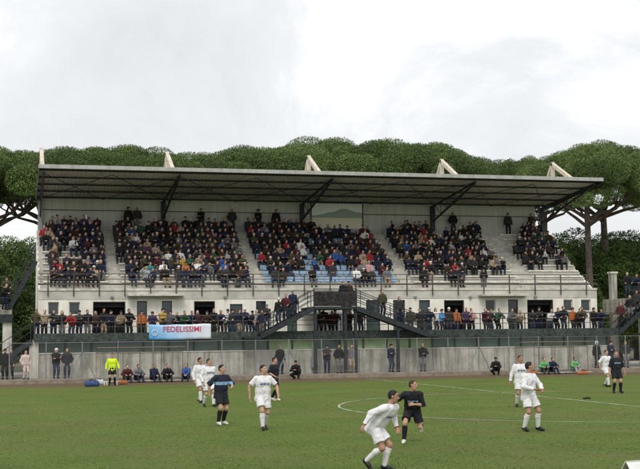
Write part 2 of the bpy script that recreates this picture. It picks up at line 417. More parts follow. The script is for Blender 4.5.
for k, x in enumerate(FR):
    fm = MB()
    ya, yb = YR0+.2, YB-.25
    za, zb = zr(ya)-.21, zr(yb)-.21
    fm.bar((x, ya, za-.05), (x, yb, zb-.05), .10, .10)                 # top chord
    fm.bar((x, ya+.1, za-.12), (x, yb, zb-1.15), .10, .11)             # raking bottom chord
    for t in np.linspace(.2, .95, 6):
        y = ya+(yb-ya)*t; t2 = min(1, t+.14); y2 = ya+(yb-ya)*t2
        fm.bar((x, y, zr(y)-.3), (x, y, za-.12+(zb-1.15-za+.12)*t), .04)
        fm.bar((x, y, za-.12+(zb-1.15-za+.12)*t), (x, y2, zr(y2)-.3), .035)
    sub(fm.build('rafter_truss', steel), roof)
    cb = ZT0+RISE*10
    sub(part('column', steel if k not in (0,) else galv, None, (x-.15, x+.15, yb-.02, yb+.24, cb, zb-.02), bevel=.01), roof)
    # stay above the roof: mast at the back and a beam sloping down to the front
    sm_ = MB(); yt = 80.6; zt = zr(yt)+2.75
    sm_.bar((x, yt, zr(yt)+.0), (x, yt, zt), .24, .24)
    sm_.bar((x, yt+.1, zt-.12), (x, YR0+2.4, zr(YR0+2.4)+.12), .24, .26)
    sm_.bar((x, yt+.1, zt-.2), (x, YR1-.2, zr(YR1)+.1), .2, .2)
    sub(sm_.build('roof_stay', stay_m, bevel=.012), roof)
for x0_, x1_ in zip(FR[:-1], FR[1:]):
    ya, yb = YR0+.5, YR1-1.2; xm = (x0_+x1_)/2
    for (p0, p1) in (((x0_, ya), (xm, yb)), ((x0_, yb), (xm, ya)), ((xm, ya), (x1_, yb)), ((xm, yb), (x1_, ya))):
        sub(MB().bar((p0[0], p0[1], zr(p0[1])-.27), (p1[0], p1[1], zr(p1[1])-.27), .032).build('brace', steel), roof)
# side return of the roof at each end
for x in (X0-.03, X1+.2):
    m = MB(); m.prism([(YR0, ZRF-.02), (YR0, ZRF-.22), (YR1, ZRB-.35), (YR1, ZRB-.02)], x, x+.03); sub(m.build('barge_board', steel), roof)

# framed panel on the back wall: pale upper part, hill shape, beige band
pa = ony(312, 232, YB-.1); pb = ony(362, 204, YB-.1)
def hill_panel_mat():
    m = bpy.data.materials.new('hill_panel_colour'); m.use_nodes = True; t = m.node_tree; l = t.links.new; b = t.nodes['Principled BSDF']; b.inputs['Roughness'].default_value = .6
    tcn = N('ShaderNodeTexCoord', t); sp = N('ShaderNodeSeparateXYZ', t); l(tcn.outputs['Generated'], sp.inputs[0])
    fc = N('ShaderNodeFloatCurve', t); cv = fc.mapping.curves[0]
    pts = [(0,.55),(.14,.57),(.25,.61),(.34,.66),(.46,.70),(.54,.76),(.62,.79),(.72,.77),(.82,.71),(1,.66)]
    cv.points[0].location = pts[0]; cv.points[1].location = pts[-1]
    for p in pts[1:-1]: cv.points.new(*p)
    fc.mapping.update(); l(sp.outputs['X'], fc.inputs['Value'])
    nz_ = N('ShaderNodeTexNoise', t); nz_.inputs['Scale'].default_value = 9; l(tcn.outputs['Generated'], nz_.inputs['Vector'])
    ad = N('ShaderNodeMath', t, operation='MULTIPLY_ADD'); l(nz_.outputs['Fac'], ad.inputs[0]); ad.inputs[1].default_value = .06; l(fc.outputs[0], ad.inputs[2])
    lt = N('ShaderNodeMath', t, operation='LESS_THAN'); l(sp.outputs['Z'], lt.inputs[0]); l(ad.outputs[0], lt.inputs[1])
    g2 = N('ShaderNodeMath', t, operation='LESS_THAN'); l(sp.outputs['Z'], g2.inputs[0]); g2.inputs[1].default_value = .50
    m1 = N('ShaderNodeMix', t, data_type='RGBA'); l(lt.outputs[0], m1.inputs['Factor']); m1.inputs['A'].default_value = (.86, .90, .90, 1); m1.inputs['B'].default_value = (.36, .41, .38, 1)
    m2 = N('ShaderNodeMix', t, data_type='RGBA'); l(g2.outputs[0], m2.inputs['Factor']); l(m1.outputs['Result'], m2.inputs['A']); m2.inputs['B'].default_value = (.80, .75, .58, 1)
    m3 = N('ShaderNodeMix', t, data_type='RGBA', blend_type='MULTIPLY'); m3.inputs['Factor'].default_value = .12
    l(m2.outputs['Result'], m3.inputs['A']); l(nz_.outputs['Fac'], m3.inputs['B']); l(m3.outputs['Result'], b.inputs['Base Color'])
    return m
mu = tag(empty('hill_panel', ((pa[0]+pb[0])/2, YB-.04, pa[2])), 'wide framed panel with pale top and hill shape on the back wall above the blue seats', 'sign')
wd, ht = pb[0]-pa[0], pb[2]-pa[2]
part('panel_face', hill_panel_mat(), mu, (-wd/2, wd/2, -.05, -.01, 0, ht))
part('frame', rail_m, mu, (-wd/2-.08, -wd/2-.002, -.08, 0, -.08, ht+.3), (wd/2+.002, wd/2+.08, -.08, 0, -.08, ht+.3), (-wd/2, wd/2, -.08, 0, -.08, -.004), (-wd/2, wd/2, -.08, 0, ht+.004, ht+.3))

# ---------------------------------------------------------------- metal staircase in front of the facade
ms = tag(empty('metal_staircase', (21, 72, .235)), 'dark metal staircase with landing and two flights in front of facade', 'staircase')
def Q(name, mats, *boxes, bevel=0): return adopt(part(name, mats, None, *boxes, bevel=bevel), ms)
YS0, YS1 = 71.25, 72.15; ZP = 4.32
xa = ony(313.5, 300, YS0)[0]; xb = ony(357, 300, YS0)[0]
Q('landing', steel, (xa, xb, YS0, YF-.2, ZP-.16, ZP))
clad = mat('black_mesh_cladding', (.022, .022, .024), .95, .6, 7, .6, 15, col2=(.05, .047, .048))
Q('cladding_panel', clad, (xa, xb, YS0-.02, YS0+.02, ZP+.02, ZP+.92))
for x in (xa, xb-.06): Q('post', steel, (x, x+.06, YS0-.03, YS0+.035, ZP, ZP+1.1))
Q('handrail', steel, (xa, xb, YS0-.03, YS0+.03, ZP+1.05, ZP+1.1))
xc = ony(345.5, 330, YS0+.2)[0]
for x in (xa+.15, xc, xb-.05): Q('column', steel, (x-.09, x+.09, YS0+.15, YS0+.33, .235, ZP-.16))
xq = ony(398, 330, YS0+.2)[0]
Q('column', steel, (xq-.08, xq+.08, YS0+.15, YS0+.31, .235, 3.3))
def flight(xs_, zs_, xe, ze):
    n = 9
    for y in (YS0+.02, YS1-.05):
        adopt(MB().bar((xs_, y, zs_-.12), (xe, y, ze-.02), .05, .30).build('stringer', steel), ms)
        for dz in (.4, .7, 1.0):
            adopt(MB().bar((xs_, y, zs_+dz), (xe, y, ze+dz), .04, .04).build('handrail', steel), ms)
        for t in np.linspace(.05, 1, 5):
            x = xs_+(xe-xs_)*t; z = zs_+(ze-zs_)*t; Q('baluster', steel, (x-.02, x+.02, y-.02, y+.02, z-.05, z+1.0))
    for k in range(n):
        t = (k+.5)/n; x = xs_+(xe-xs_)*t; z = zs_+(ze-zs_)*t; hw = abs(xe-xs_)/n*.6
        Q('tread', steel, (x-hw, x+hw, YS0+.045, YS1-.075, z-.02, z+.02))
xl = ony(261, 332, YS0)[0]; xr_ = ony(428, 334, YS0)[0]
flight(xa, ZP, xl, ZB+.05); flight(xb, ZP, xr_, ZB+.05)
Q('landing_foot', steel, (xl-1.0, xl, YS0, 72.19, ZB-.12, ZB+.02)); Q('landing_foot', steel, (xr_, xr_+1.0, YS0, 72.19, ZB-.12, ZB+.02))

# ---------------------------------------------------------------- side platforms with stairs
def platform(name, xl_, xr__, z, label, ybk=78.5, steps=3):
    p = tag(empty(name, ((xl_+xr__)/2, 74, .235)), label, 'viewing platform')
    A = lambda nm, m, *b, bevel=0: adopt(part(nm, m, None, *b, bevel=bevel), p)
    A('deck', concrete, (xl_, xr__, 73.0, ybk, z-.35, z), bevel=.02)
    A('edge_beam', steel, (xl_, xr__, 72.86, 72.997, z-.42, z+.05))
    for k in range(1, steps): A('step', concrete, (xl_, xr__, 73.6+.9*k, ybk, z+.003+.35*(k-1), z+.35*k), bevel=.02)
    for x in np.linspace(xl_+.3, xr__-.3, max(2, int((xr__-xl_)/2.6))):
        A('column', conc_lt, (x-.27, x+.27, 73.05, 73.6, .235, z-.35), bevel=.02)
    A('handrail', steel, (xl_, xr__, 72.88, 72.93, z+1.0, z+1.05)); A('mid_rail', steel, (xl_, xr__, 72.89, 72.92, z+.5, z+.54))
    for x in np.linspace(xl_, xr__-.05, 7): A('post', steel, (x, x+.05, 72.88, 72.93, z+.05, z+1.0))
    return p
ZPL = 3.95
pl_l = platform('viewing_platform', -7.5, .15, ZPL, 'raised concrete viewing platform behind the woman in the pale coat')
pl_r = platform('viewing_platform', 41.2, 49.0, 4.2, 'raised viewing platform with dark rail beside the tall pine trunks')
def stairs(name, xa_, za_, xb_, zb_, ya, yb, label, n=9):
    t0 = tag(empty(name, ((xa_+xb_)/2, (ya+yb)/2, .235)), label, 'staircase')
    A = lambda nm, m, *b: adopt(part(nm, m, None, *b), t0)
    for y in (ya, yb):
        adopt(MB().bar((xa_, y, za_-.1), (xb_, y, zb_-.1), .06, .28).build('stringer', steel), t0)
        for dz in (.5, 1.0): adopt(MB().bar((xa_, y, za_+dz), (xb_, y, zb_+dz), .045).build('handrail', steel), t0)
        for t in np.linspace(.02, .98, 4):
            x = xa_+(xb_-xa_)*t; z = za_+(zb_-za_)*t; A('baluster', steel, (x-.02, x+.02, y-.02, y+.02, z-.05, z+1.0))
    for k in range(n):
        t = (k+.5)/n; x = xa_+(xb_-xa_)*t; z = za_+(zb_-za_)*t; hw = abs(xb_-xa_)/n*.62
        A('tread', steel, (x-hw, x+hw, ya+.035, yb-.035, z-.025, z+.02))
    return t0
stairs('metal_steps', 1.25, ZB, -1.9, .3, 72.35, 73.3+.3, 'dark metal steps running down beside the pale end pier', 12)
stairs('metal_steps', 1.5, 7.4, -.3, ZPL+.1, 75.2, 76.4, 'dark metal steps from the terrace end to the raised platform', 9)
stairs('metal_steps', 39.05, ZB, 41.1, 4.2, 72.4, 73.4, 'dark metal steps rising from balcony end to the platform', 8)
stairs('metal_steps', 40.6, 2.6, 43.4, .3, 71.2, 72.3, 'dark metal steps down to the walkway by the far fence', 9)
pc = tag(empty('gate_pillar', (41.35, 75, .235)), 'tall pale concrete pillar beside the raised platform', 'pillar')
part('shaft', concrete, pc, (1.15, 1.6, 4.5, 4.95, 0, 6.6), bevel=.03); part('cap', conc_lt, pc, (1.08, 1.67, 4.43, 5.02, 6.603, 6.75), bevel=.03)

# ---------------------------------------------------------------- perimeter fence on the kerb
fe = tag(empty('perimeter_fence', (20, 70.2, .25)), 'galvanised wire fence with tall posts along the concrete kerb', 'fence')
fx = [ony(q, 360, 70.2)[0] for q in (-28, 3.5, 64, 95, 127, 158, 190, 222, 254, 286, 318, 350, 383, 416, 447, 482, 518, 547, 580, 605, 634, 665)]
fx = np.arange(fx[0], fx[-1]+1, 2.02)
for k, x in enumerate(fx):
    adopt(MB().tube([(x, 70.2, .25), (x, 70.2, 2.36)], .030, 8).build('post', galv), fe)
    if k % 6 == 3:
        for s in (-1, 1): adopt(MB().tube([(x+.04*s, 70.2, 1.75), (x+.75*s, 70.2, .26)], .028, 6).build('brace', galv), fe)
for z in (2.31, .42): adopt(MB().tube([(fx[0], 70.17, z), (fx[-1], 70.17, z)],   .008 if z < 2 else .012, 6).build('rail_wire', galv), fe)
wm = MB()
for a in np.arange(fx[0], fx[-1]-2.1, .11):
    wm.bar((a, 70.205, .3), (a+2.0, 70.205, 2.3), .0026); wm.bar((a+2.0, 70.212, .3), (a, 70.212, 2.3), .0026)
wo = adopt(wm.build('wire_mesh', galv), fe); wo['kind'] = 'stuff'
pb_ = tag(empty('junction_box', tuple(ony(313, 362, 72.3))), 'small grey junction box on a pole by the stained wall', 'box')
part('case', galv, pb_, (-.12, .12, -.1, .08, -.35, .35), bevel=.02); part('pole', galv, pb_, (-.03, .03, .085, .14, pb_.location.z*-1+.24, 1.2))

# ---------------------------------------------------------------- banner on the railing
ba = ony(149, 338, 72.15); bb = ony(211, 322, 72.15)
bw, bh = bb[0]-ba[0], .92
def banner_mat():
    m = bpy.data.materials.new('banner_cloth'); m.use_nodes = True; t = m.node_tree; l = t.links.new; b = t.nodes['Principled BSDF']; b.inputs['Roughness'].default_value = .75
    tcn = N('ShaderNodeTexCoord', t); sp = N('ShaderNodeSeparateXYZ', t); l(tcn.outputs['Generated'], sp.inputs[0])
    nz_ = N('ShaderNodeTexNoise', t); nz_.inputs['Scale'].default_value = 4; l(tcn.outputs['Generated'], nz_.inputs['Vector'])
    a1 = N('ShaderNodeMath', t, operation='MULTIPLY_ADD'); l(sp.outputs['Z'], a1.inputs[0]); a1.inputs[1].default_value = .28; l(sp.outputs['X'], a1.inputs[2])
    a2 = N('ShaderNodeMath', t, operation='MULTIPLY_ADD'); l(nz_.outputs['Fac'], a2.inputs[0]); a2.inputs[1].default_value = .15; l(a1.outputs[0], a2.inputs[2])
    r = N('ShaderNodeValToRGB', t); el = r.color_ramp.elements
    el[0].position = .18; el[0].color = (.10, .38, .72, 1); el[1].position = 1.0; el[1].color = (.66, .70, .76, 1)
    x = el.new(.5); x.color = (.33, .56, .80, 1)
    l(a2.outputs[0], r.inputs[0]); l(r.outputs[0], b.inputs['Base Color']); return m
bn = tag(empty('banner', (ba[0], 72.13, 2.42)), 'light blue and white cloth banner with red lettering hung on balcony railing', 'banner')
m = MB(); nx, nz2 = 40, 6; vv = []
def bwave(x, z): return .034*math.sin(x*3.7+z*1.5)+.020*math.sin(x*8.3-z*2.2)*(1-z/bh*.5)
for j in range(nz2+1):
    for i in range(nx+1):
        x = bw*i/nx; z = bh*j/nz2; vv.append((x, bwave(x, z), z-.035*abs(math.sin(x*1.9))*(j/nz2)-.02*math.sin(x*1.3)))
ff = [(j*(nx+1)+i, j*(nx+1)+i+1, (j+1)*(nx+1)+i+1, (j+1)*(nx+1)+i) for j in range(nz2) for i in range(nx)]
m.v = vv; m.f = ff; m.m = [0]*len(ff)
bo = m.build('cloth', banner_mat(), bn, smooth=True)
md = bo.modifiers.new('thickness', 'SOLIDIFY'); md.thickness = .004; md.offset = 1
def text_mesh(s, size, name, m, parent, x, z, ext=.004, sx=1.):
    c = bpy.data.curves.new(name, 'FONT'); c.body = s; c.size = size; c.extrude = ext; c.align_x = 'CENTER'; c.offset = .004
    o = bpy.data.objects.new(name, c); COL.objects.link(o)
    dg = bpy.context.evaluated_depsgraph_get(); me = bpy.data.meshes.new_from_object(o.evaluated_get(dg)); bpy.data.objects.remove(o)
    for v in me.vertices:
        X, Z = v.co.x*sx+x, v.co.y+z
        v.co = (X, bwave(X, Z)-.014-(v.co.z), Z)
    me.materials.clear(); me.materials.append(m); q = link(name, me, parent); return q
text_mesh('FEDELISSIMI', .46, 'lettering', mat('red_lettering', (.50, .06, .12), .8), bn, bw*.53, .46, sx=.98)
m = MB()
for k in range(14):
    t = 2*math.pi*k/14; m.tube([(.33+.17*math.cos(t), -.036, .42+.17*math.sin(t)), (.33+.17*math.cos(t+.46), -.036, .42+.17*math.sin(t+.46))], .02, 5)
m.build('ring_emblem', mat('banner_white', (.75, .78, .8), .8), bn)
text_mesh('O', .2, 'emblem_letter', mat('banner_white', (.75, .78, .8), .8), bn, .33, .35)

#PEOPLE
# ---------------------------------------------------------------- bodies: smooth unions of tapered limbs turned into one continuous surface
def V(*a): return np.array(a, float)
def nrm(v): return v/(np.linalg.norm(v)+1e-9)
def cone(a, b, ra, rb, k=.03, m=0, flat=False): return ('c', np.array(a, float), np.array(b, float), ra, rb, k, m, flat)
def ell(c, R, rad, k=.03, m=0): return ('e', np.array(c, float), np.array(R, float), np.array(rad, float), k, m)
def polygonize(prims, res, noise=None, clips=()):
    lo = []; hi = []
    for p in prims:
        if p[0] == 'c':
            r = max(p[3], p[4]); lo.append(np.minimum(p[1], p[2])-r); hi.append(np.maximum(p[1], p[2])+r)
        else: r = p[3].max(); lo.append(p[1]-r); hi.append(p[1]+r)
    lo = np.min(lo, 0)-3*res; hi = np.max(hi, 0)+3*res
    n = np.ceil((hi-lo)/res).astype(int)+1
    Fd = np.full(n, 1.0, np.float32); Mg = np.zeros(n, np.int8)
    ax = [lo[i]+res*np.arange(n[i]) for i in range(3)]
    for p in prims:
        k = p[5] if p[0] == 'c' else p[4]
        if p[0] == 'c': r = max(p[3], p[4]); a = np.minimum(p[1], p[2])-r; b = np.maximum(p[1], p[2])+r
        else: a = p[1]-p[3].max(); b = p[1]+p[3].max()
        mg = k+2.5*res
        i0 = np.maximum(((a-mg-lo)/res).astype(int), 0); i1 = np.minimum(((b+mg-lo)/res).astype(int)+2, n)
        sl = tuple(slice(i0[i], i1[i]) for i in range(3))
        X, Y, Z = np.meshgrid(ax[0][sl[0]], ax[1][sl[1]], ax[2][sl[2]], indexing='ij')
        if p[0] == 'c':
            d = p[2]-p[1]; L2 = d@d+1e-12
            t0 = ((X-p[1][0])*d[0]+(Y-p[1][1])*d[1]+(Z-p[1][2])*d[2])/L2; t = np.clip(t0, 0, 1)
            D = np.sqrt((X-p[1][0]-t*d[0])**2+(Y-p[1][1]-t*d[1])**2+(Z-p[1][2]-t*d[2])**2)-(p[3]+(p[4]-p[3])*t)
            if p[7]: D = np.maximum(D, (t0-1)*math.sqrt(L2))
            m = p[6]
        else:
            q = np.stack([X-p[1][0], Y-p[1][1], Z-p[1][2]], -1)@p[2].T
            kk = np.sqrt(((q/p[3])**2).sum(-1)); k2 = np.sqrt(((q/p[3]**2)**2).sum(-1))
            D = kk*(kk-1)/(k2+1e-9); m = p[5]
        A = Fd[sl]; h = np.maximum(k-np.abs(A-D), 0)/max(k, 1e-6)
        Mg[sl] = np.where(D < A, m, Mg[sl])
        Fd[sl] = np.minimum(A, D)-h*h*k*.25
    if noise or clips:
        X, Y, Z = np.meshgrid(*ax, indexing='ij')
        if noise: Fd += noise(X, Y, Z).astype(np.float32)
        for pt, nn in clips: Fd = np.maximum(Fd, (X-pt[0])*nn[0]+(Y-pt[1])*nn[1]+(Z-pt[2])*nn[2])
    return nets(Fd, Mg, lo, res)
def nets(Fd, Mg, lo, res):
    S_ = Fd < 0; n = np.array(Fd.shape)
    c = sum(S_[i:n[0]-1+i, j:n[1]-1+j, k:n[2]-1+k].astype(np.int8) for i in (0,1) for j in (0,1) for k in (0,1))
    act = (c > 0) & (c < 8); idx = np.argwhere(act); vid = np.full(act.shape, -1, np.int64); vid[act] = np.arange(len(idx))
    acc = np.zeros((len(idx), 3)); cnt = np.zeros(len(idx))
    cor = [(i, j, k) for i in (0,1) for j in (0,1) for k in (0,1)]
    for a in cor:
        for b in cor:
            if sum(b)-sum(a) == 1 and sum(abs(np.array(a)-b)) == 1:
                va = Fd[tuple((idx+a).T)]; vb = Fd[tuple((idx+b).T)]; x = (va < 0) != (vb < 0)
                t = np.where(x, va/(va-vb+1e-12), 0)
                acc += np.where(x[:, None], np.array(a)+t[:, None]*(np.array(b)-a), 0); cnt += x
    vs = lo+res*(idx+acc/cnt[:, None])
    mats = Mg[tuple((idx+(acc/cnt[:, None] > .5)).T)]
    qs = []
    for axx in range(3):
        o1, o2 = [q for q in range(3) if q != axx]
        s0 = [slice(None)]*3; s1 = [slice(None)]*3; s0[axx] = slice(0, -1); s1[axx] = slice(1, None)
        A, B = S_[tuple(s0)], S_[tuple(s1)]
        ed = np.argwhere(A != B); ed = ed[(ed[:, o1] > 0) & (ed[:, o2] > 0) & (ed[:, o1] < n[o1]-1) & (ed[:, o2] < n[o2]-1)]
        fl = A[tuple(ed.T)]
        e1 = np.zeros(3, int); e1[o1] = 1; e2 = np.zeros(3, int); e2[o2] = 1
        q = np.stack([vid[tuple((ed-e1-e2).T)], vid[tuple((ed-e2).T)], vid[tuple(ed.T)], vid[tuple((ed-e1).T)]], 1)
        if axx == 1: fl = ~fl
        q[~fl] = q[~fl][:, ::-1]; qs.append(q)
    q = np.concatenate(qs)
    return vs, q, mats[q[:, 0]]
def np_mesh(name, vs, q, mi, mats):
    me = bpy.data.meshes.new(name); me.vertices.add(len(vs)); me.vertices.foreach_set('co', np.asarray(vs, np.float32).ravel())
    me.loops.add(q.size); me.loops.foreach_set('vertex_index', q.astype(np.int32).ravel())
    me.polygons.add(len(q)); me.polygons.foreach_set('loop_start', np.arange(0, q.size, q.shape[1], dtype=np.int32))
    me.polygons.foreach_set('material_index', np.asarray(mi, np.int32)); me.polygons.foreach_set('use_smooth', np.ones(len(q), bool))
    for m in mats: me.materials.append(m)
    me.update(calc_edges=True); return me
def knee(a, b, l1, l2, hint):
    d = b-a; D = np.linalg.norm(d)
    if D > (l1+l2)*.995: b = a+d/D*(l1+l2)*.995; d = b-a; D = np.linalg.norm(d)
    t = (l1*l1-l2*l2+D*D)/(2*D); h = math.sqrt(max(l1*l1-t*t, 0)); u = d/D; hh = np.array(hint, float); hh = nrm(hh-(hh@u)*u)
    return a+u*t+hh*h, b
def yawv(v, a): c, s = math.cos(a), math.sin(a); return V(v[0]*c-v[1]*s, v[0]*s+v[1]*c, v[2])
def skeleton(pel=(0,0,.93), top=(0,-.02,.50), hy=0., sy=0., an=((-.11,0,.085), (.11,0,.085)), ft=(-12, 12), fp=(0, 0), ha=((-.30,-.06,.80), (.30,-.06,.80)),
             eh=((-.6,.8,0), (.6,.8,0)), kh=((-.1,-1,0), (.1,-1,0)), look=0., nod=0., shw=.185, tilt=0.):
    J = {}; pel = V(*pel); J['pel'] = pel; J['hip'] = [pel+yawv((s*.092, 0, 0), hy) for s in (-1, 1)]
    nb = pel+V(*top); J['nb'] = nb; J['sh'] = [nb+yawv((s*shw, 0, -.035+s*tilt), sy) for s in (-1, 1)]
    J['an'] = []; J['kn'] = []; J['toe'] = []; J['el'] = []; J['wr'] = []
    for i in (0, 1):
        k, a = knee(J['hip'][i], V(*an[i]), .45, .43, kh[i]); J['kn'].append(k); J['an'].append(a)
        d = yawv((0, -1, 0), math.radians(ft[i])); p = math.radians(fp[i])
        J['toe'].append(a+V(d[0]*math.cos(p), d[1]*math.cos(p), -math.sin(p))*.155+V(0, 0, -.045*math.cos(p)))
        e_, w_ = knee(J['sh'][i], V(*ha[i]), .29, .26, eh[i]); J['el'].append(e_); J['wr'].append(w_)
    hf = nrm(yawv((0, -math.cos(nod), -math.sin(nod)), math.radians(look))); hu = nrm(V(0, 0, 1)-hf*hf[2]); hr = np.cross(hf, hu)
    ld = nrm(V(*top)); J['hR'] = np.array([hr, hf, hu]); J['hc'] = nb+ld*.10+V(0, 0, .108)+hf*.02
    J['sp'] = nrm(V(*top)); J['sy'] = sy; J['hy'] = hy
    return J
def head_prims(J, skin=0, dark=1, lip=2, fine=True):
    R = J['hR']; hc = J['hc']; hr, hf, hu = R
    P_ = [cone(J['nb']+V(0, 0, -.02), hc-hu*.05-hf*.02, .062, .055, .03, skin),
          ell(hc+hu*.02-hf*.012, R, (.076, .098, .10), .02, skin), ell(hc-hu*.05+hf*.022, R, (.058, .070, .085), .03, skin)]
    if fine:
        P_ += [cone(hc+hu*.005+hf*.088, hc-hu*.030+hf*.108, .011, .015, .012, skin), ell(hc-hu*.112+hf*.055, R, (.026, .022, .02), .02, skin)]
        for s in (-1, 1):
            P_.append(ell(hc+hr*s*.079-hu*.005-hf*.005, R, (.012, .022, .034), .008, skin))
    else: P_.append(cone(hc+hf*.09, hc-hu*.03+hf*.11, .014, .017, .012, skin))
    return P_
def hand_prims(wr, el, hint, m=0, curl=.6):
    d = nrm(wr-el); n = nrm(np.array(hint, float)-d*(np.array(hint, float)@d)); s = np.cross(d, n); R = np.array([s, d, n])
    P_ = [ell(wr+d*.05, R, (.040, .058, .020), .012, m)]
    for q, (off, ln) in enumerate(((-.031, .92), (-.010, 1.05), (.011, 1.), (.031, .8))):
        a = wr+d*.092+s*off*1.05; d1 = nrm(d*math.cos(curl*.7)+n*math.sin(curl*.7)+s*off*4); b = a+d1*.042*ln
        d2 = nrm(d*math.cos(curl*1.7)+n*math.sin(curl*1.7)+s*off*4); P_ += [cone(a-d*.012, b, .0095, .009, .003, m), cone(b, b+d2*.036*ln, .009, .0075, .003, m)]
    a = wr+d*.03-s*.034; b = a+nrm(d*.7-s*.75+n*.3)*.045; P_ += [cone(a, b, .013, .0105, .008, m), cone(b, b+nrm(d*.9-s*.3+n*.4)*.032, .0105, .009, .003, m)]
    return P_
def foldnoise(amp, ph):
    return lambda X, Y, Z: amp*(np.sin(46*X+7*Z+9*Y+ph+1.5*np.sin(9*Z+ph))*(.6+.4*np.sin(8*Z+2*ph))+.55*np.sin(27*Z-38*X+21*Y+2*ph)*np.sin(6*X+9*Z+ph)+.4*np.sin(70*Y+19*Z+33*X))
kit_white = mat('white_kit_fabric', (.72, .71, .73), .85, .05, 6, .9, 8)
kit_black = mat('black_kit_fabric', (.014, .014, .018), .8, .3, 8, .9, 8)
kit_navy = mat('navy_kit_fabric', (.015, .017, .034), .8, .3, 8, .9, 8)
sky_band = mat('light_blue_print', (.28, .47, .70), .8, .06, 6)
navy_print = mat('navy_chest_print', (.12, .14, .26), .8, .1, 6)
sock_w = mat('white_sock', (.66, .65, .64), .9, .06, 9); sock_k = mat('black_sock', (.013, .013, .014), .9, .2, 9)
boot_w = mat('white_boot', (.60, .58, .52), .4, .1, 9); boot_k = mat('black_boot', (.014, .013, .012), .4, .2, 9)
trim_r = mat('red_trim', (.48, .09, .12), .8, .1, 6)
skinA = mat('skin_warm', (.46, .27, .19), .55, .08, 12); skinB = mat('skin_tan', (.38, .21, .14), .55, .08, 12)
hairK = mat('black_hair', (.012, .010, .009), .6, .4, 40); hairB = mat('brown_hair', (.045, .026, .015), .6, .4, 40); hairG = mat('grey_hair', (.26, .25, .24), .7, .3, 40)
browm = mat('dark_brow', (.05, .03, .022), .7, .2, 20); lipm = mat('lip', (.34, .14, .11), .5, .1, 20)
RES = .009
def player(pos, rz, pose, label, kit, sleeve=.62, hair=hairK, skin=skinA, shirt_band=None, sock=None, boot=boot_k, scale=1., group='footballers in play', cat='player', jacket=False, shorts_m=None, phase=0.):
    J = skeleton(**pose); prims = head_prims(J); pel = J['pel']; nb = J['nb']; sp = J['sp']; L_ = np.linalg.norm(nb-pel)
    hx = yawv((1, 0, 0), J['hy']); sx = yawv((1, 0, 0), J['sy'])
    prims += [cone(pel-hx*.07, pel+hx*.07, .11, .11, .05), cone(pel+sp*L_*.35-sx*.055, pel+sp*L_*.35+sx*.055, .105, .105, .06), cone(pel+sp*L_*.72-sx*.08, pel+sp*L_*.72+sx*.08, .112, .112, .06),
              cone(J['sh'][0], J['sh'][1], .058, .058, .05)]
    for i in (0, 1):
        h, k, a, t = J['hip'][i], J['kn'][i], J['an'][i], J['toe'][i]; e_, w_, s = J['el'][i], J['wr'][i], J['sh'][i]
        cm = k+(a-k)*.32+nrm(np.cross(np.cross(a-k, t-a), a-k))*-.018
        prims += [cone(h, k, .088, .056, .03), cone(k, cm, .053, .058, .03), cone(cm, a, .054, .036, .03), cone(a, t, .040, .030, .02),
                  cone(s, e_, .052, .040, .03), cone(e_, e_+(w_-e_)*.35, .040, .041, .02), cone(e_+(w_-e_)*.35, w_, .041, .027, .02)]
        prims += hand_prims(w_, e_, (-1 if i else 1, -.6, 0))
    vs, q, mi = polygonize(prims, RES)
    cf = (vs[q].mean(1)-J['hc'])@J['hR'].T
    fr0 = cf[:, 1] > .045
    mi = np.where(fr0 & (np.abs(np.abs(cf[:, 0])-.031) < .017) & (np.abs(cf[:, 2]-.027) < .0055), 1, mi)
    mi = np.where(fr0 & (np.abs(np.abs(cf[:, 0])-.031) < .010) & (np.abs(cf[:, 2]-.008) < .006), 1, mi)
    mi = np.where(fr0 & (np.abs(cf[:, 0]) < .022) & (np.abs(cf[:, 2]+.066) < .006), 2, mi)
    body = link('person', np_mesh('person', vs, q, mi, [skin, browm, lipm]), None, pos, rz); body.scale = (scale,)*3
    tag(body, label, cat, group)
    # hair
    R = J['hR']; hc = J['hc']; hr, hf, hu = R
    nn = nrm(hf*.85-hu*.52)
    vs, q, mi = polygonize([ell(hc+hu*.030-hf*.018, R, (.082, .103, .098), .02, 0), ell(hc-hu*.012-hf*.052, R, (.070, .052, .056), .03, 0)], RES*.9, lambda X, Y, Z: .0035*np.sin(190*X+90*Z)*np.sin(170*Y+130*Z), [(hc+hf*.050+hu*.066, nn)])
    link('hair', np_mesh('hair', vs, q, mi, [hair]), body)
    # shirt
    pr = [cone(pel-sp*.09-hx*.095, pel-sp*.09+hx*.095, .128, .128, .05), cone(pel+sp*L_*.30-sx*.078, pel+sp*L_*.30+sx*.078, .122, .122, .06), cone(pel+sp*L_*.72-sx*.092, pel+sp*L_*.72+sx*.092, .130, .130, .06),
          cone(pel-sp*.12-hx*.082, pel+sp*L_*.74-sx*.086, .122, .122, .05), cone(pel-sp*.12+hx*.082, pel+sp*L_*.74+sx*.086, .122, .122, .05),
          cone(J['sh'][0]-V(0, 0, .008), J['sh'][1]-V(0, 0, .008), .075, .075, .06), cone(nb-V(0, 0, .03), nb+V(0, 0, .015)+sp*.01, .085, .075, .03)]
    for i in (0, 1):
        e_, w_, s = J['el'][i], J['wr'][i], J['sh'][i]
        if sleeve <= 1: pr.append(cone(s, s+(e_-s)*sleeve*1.25, .076, .077, .035, 0, True))
        else: pr += [cone(s, e_, .076, .064, .03), cone(e_, e_+(w_-e_)*.93, .062, .047, .02, 0, True), cone(e_+(w_-e_)*.90, e_+(w_-e_)*.97, .046, .046, .004, 2, True)]
    vs, q, mi = polygonize(pr, RES, foldnoise(.0060 if not jacket else .007, phase), [(pel-sp*.145, -sp), (nb+V(0, 0, .045), V(0, 0, 1))])
    c = vs[q].mean(1); rel = c-(pel+sp*L_*.66); fwd = np.cross(sp, sx); up = rel@sp; lat = rel@sx; fr_ = rel@fwd
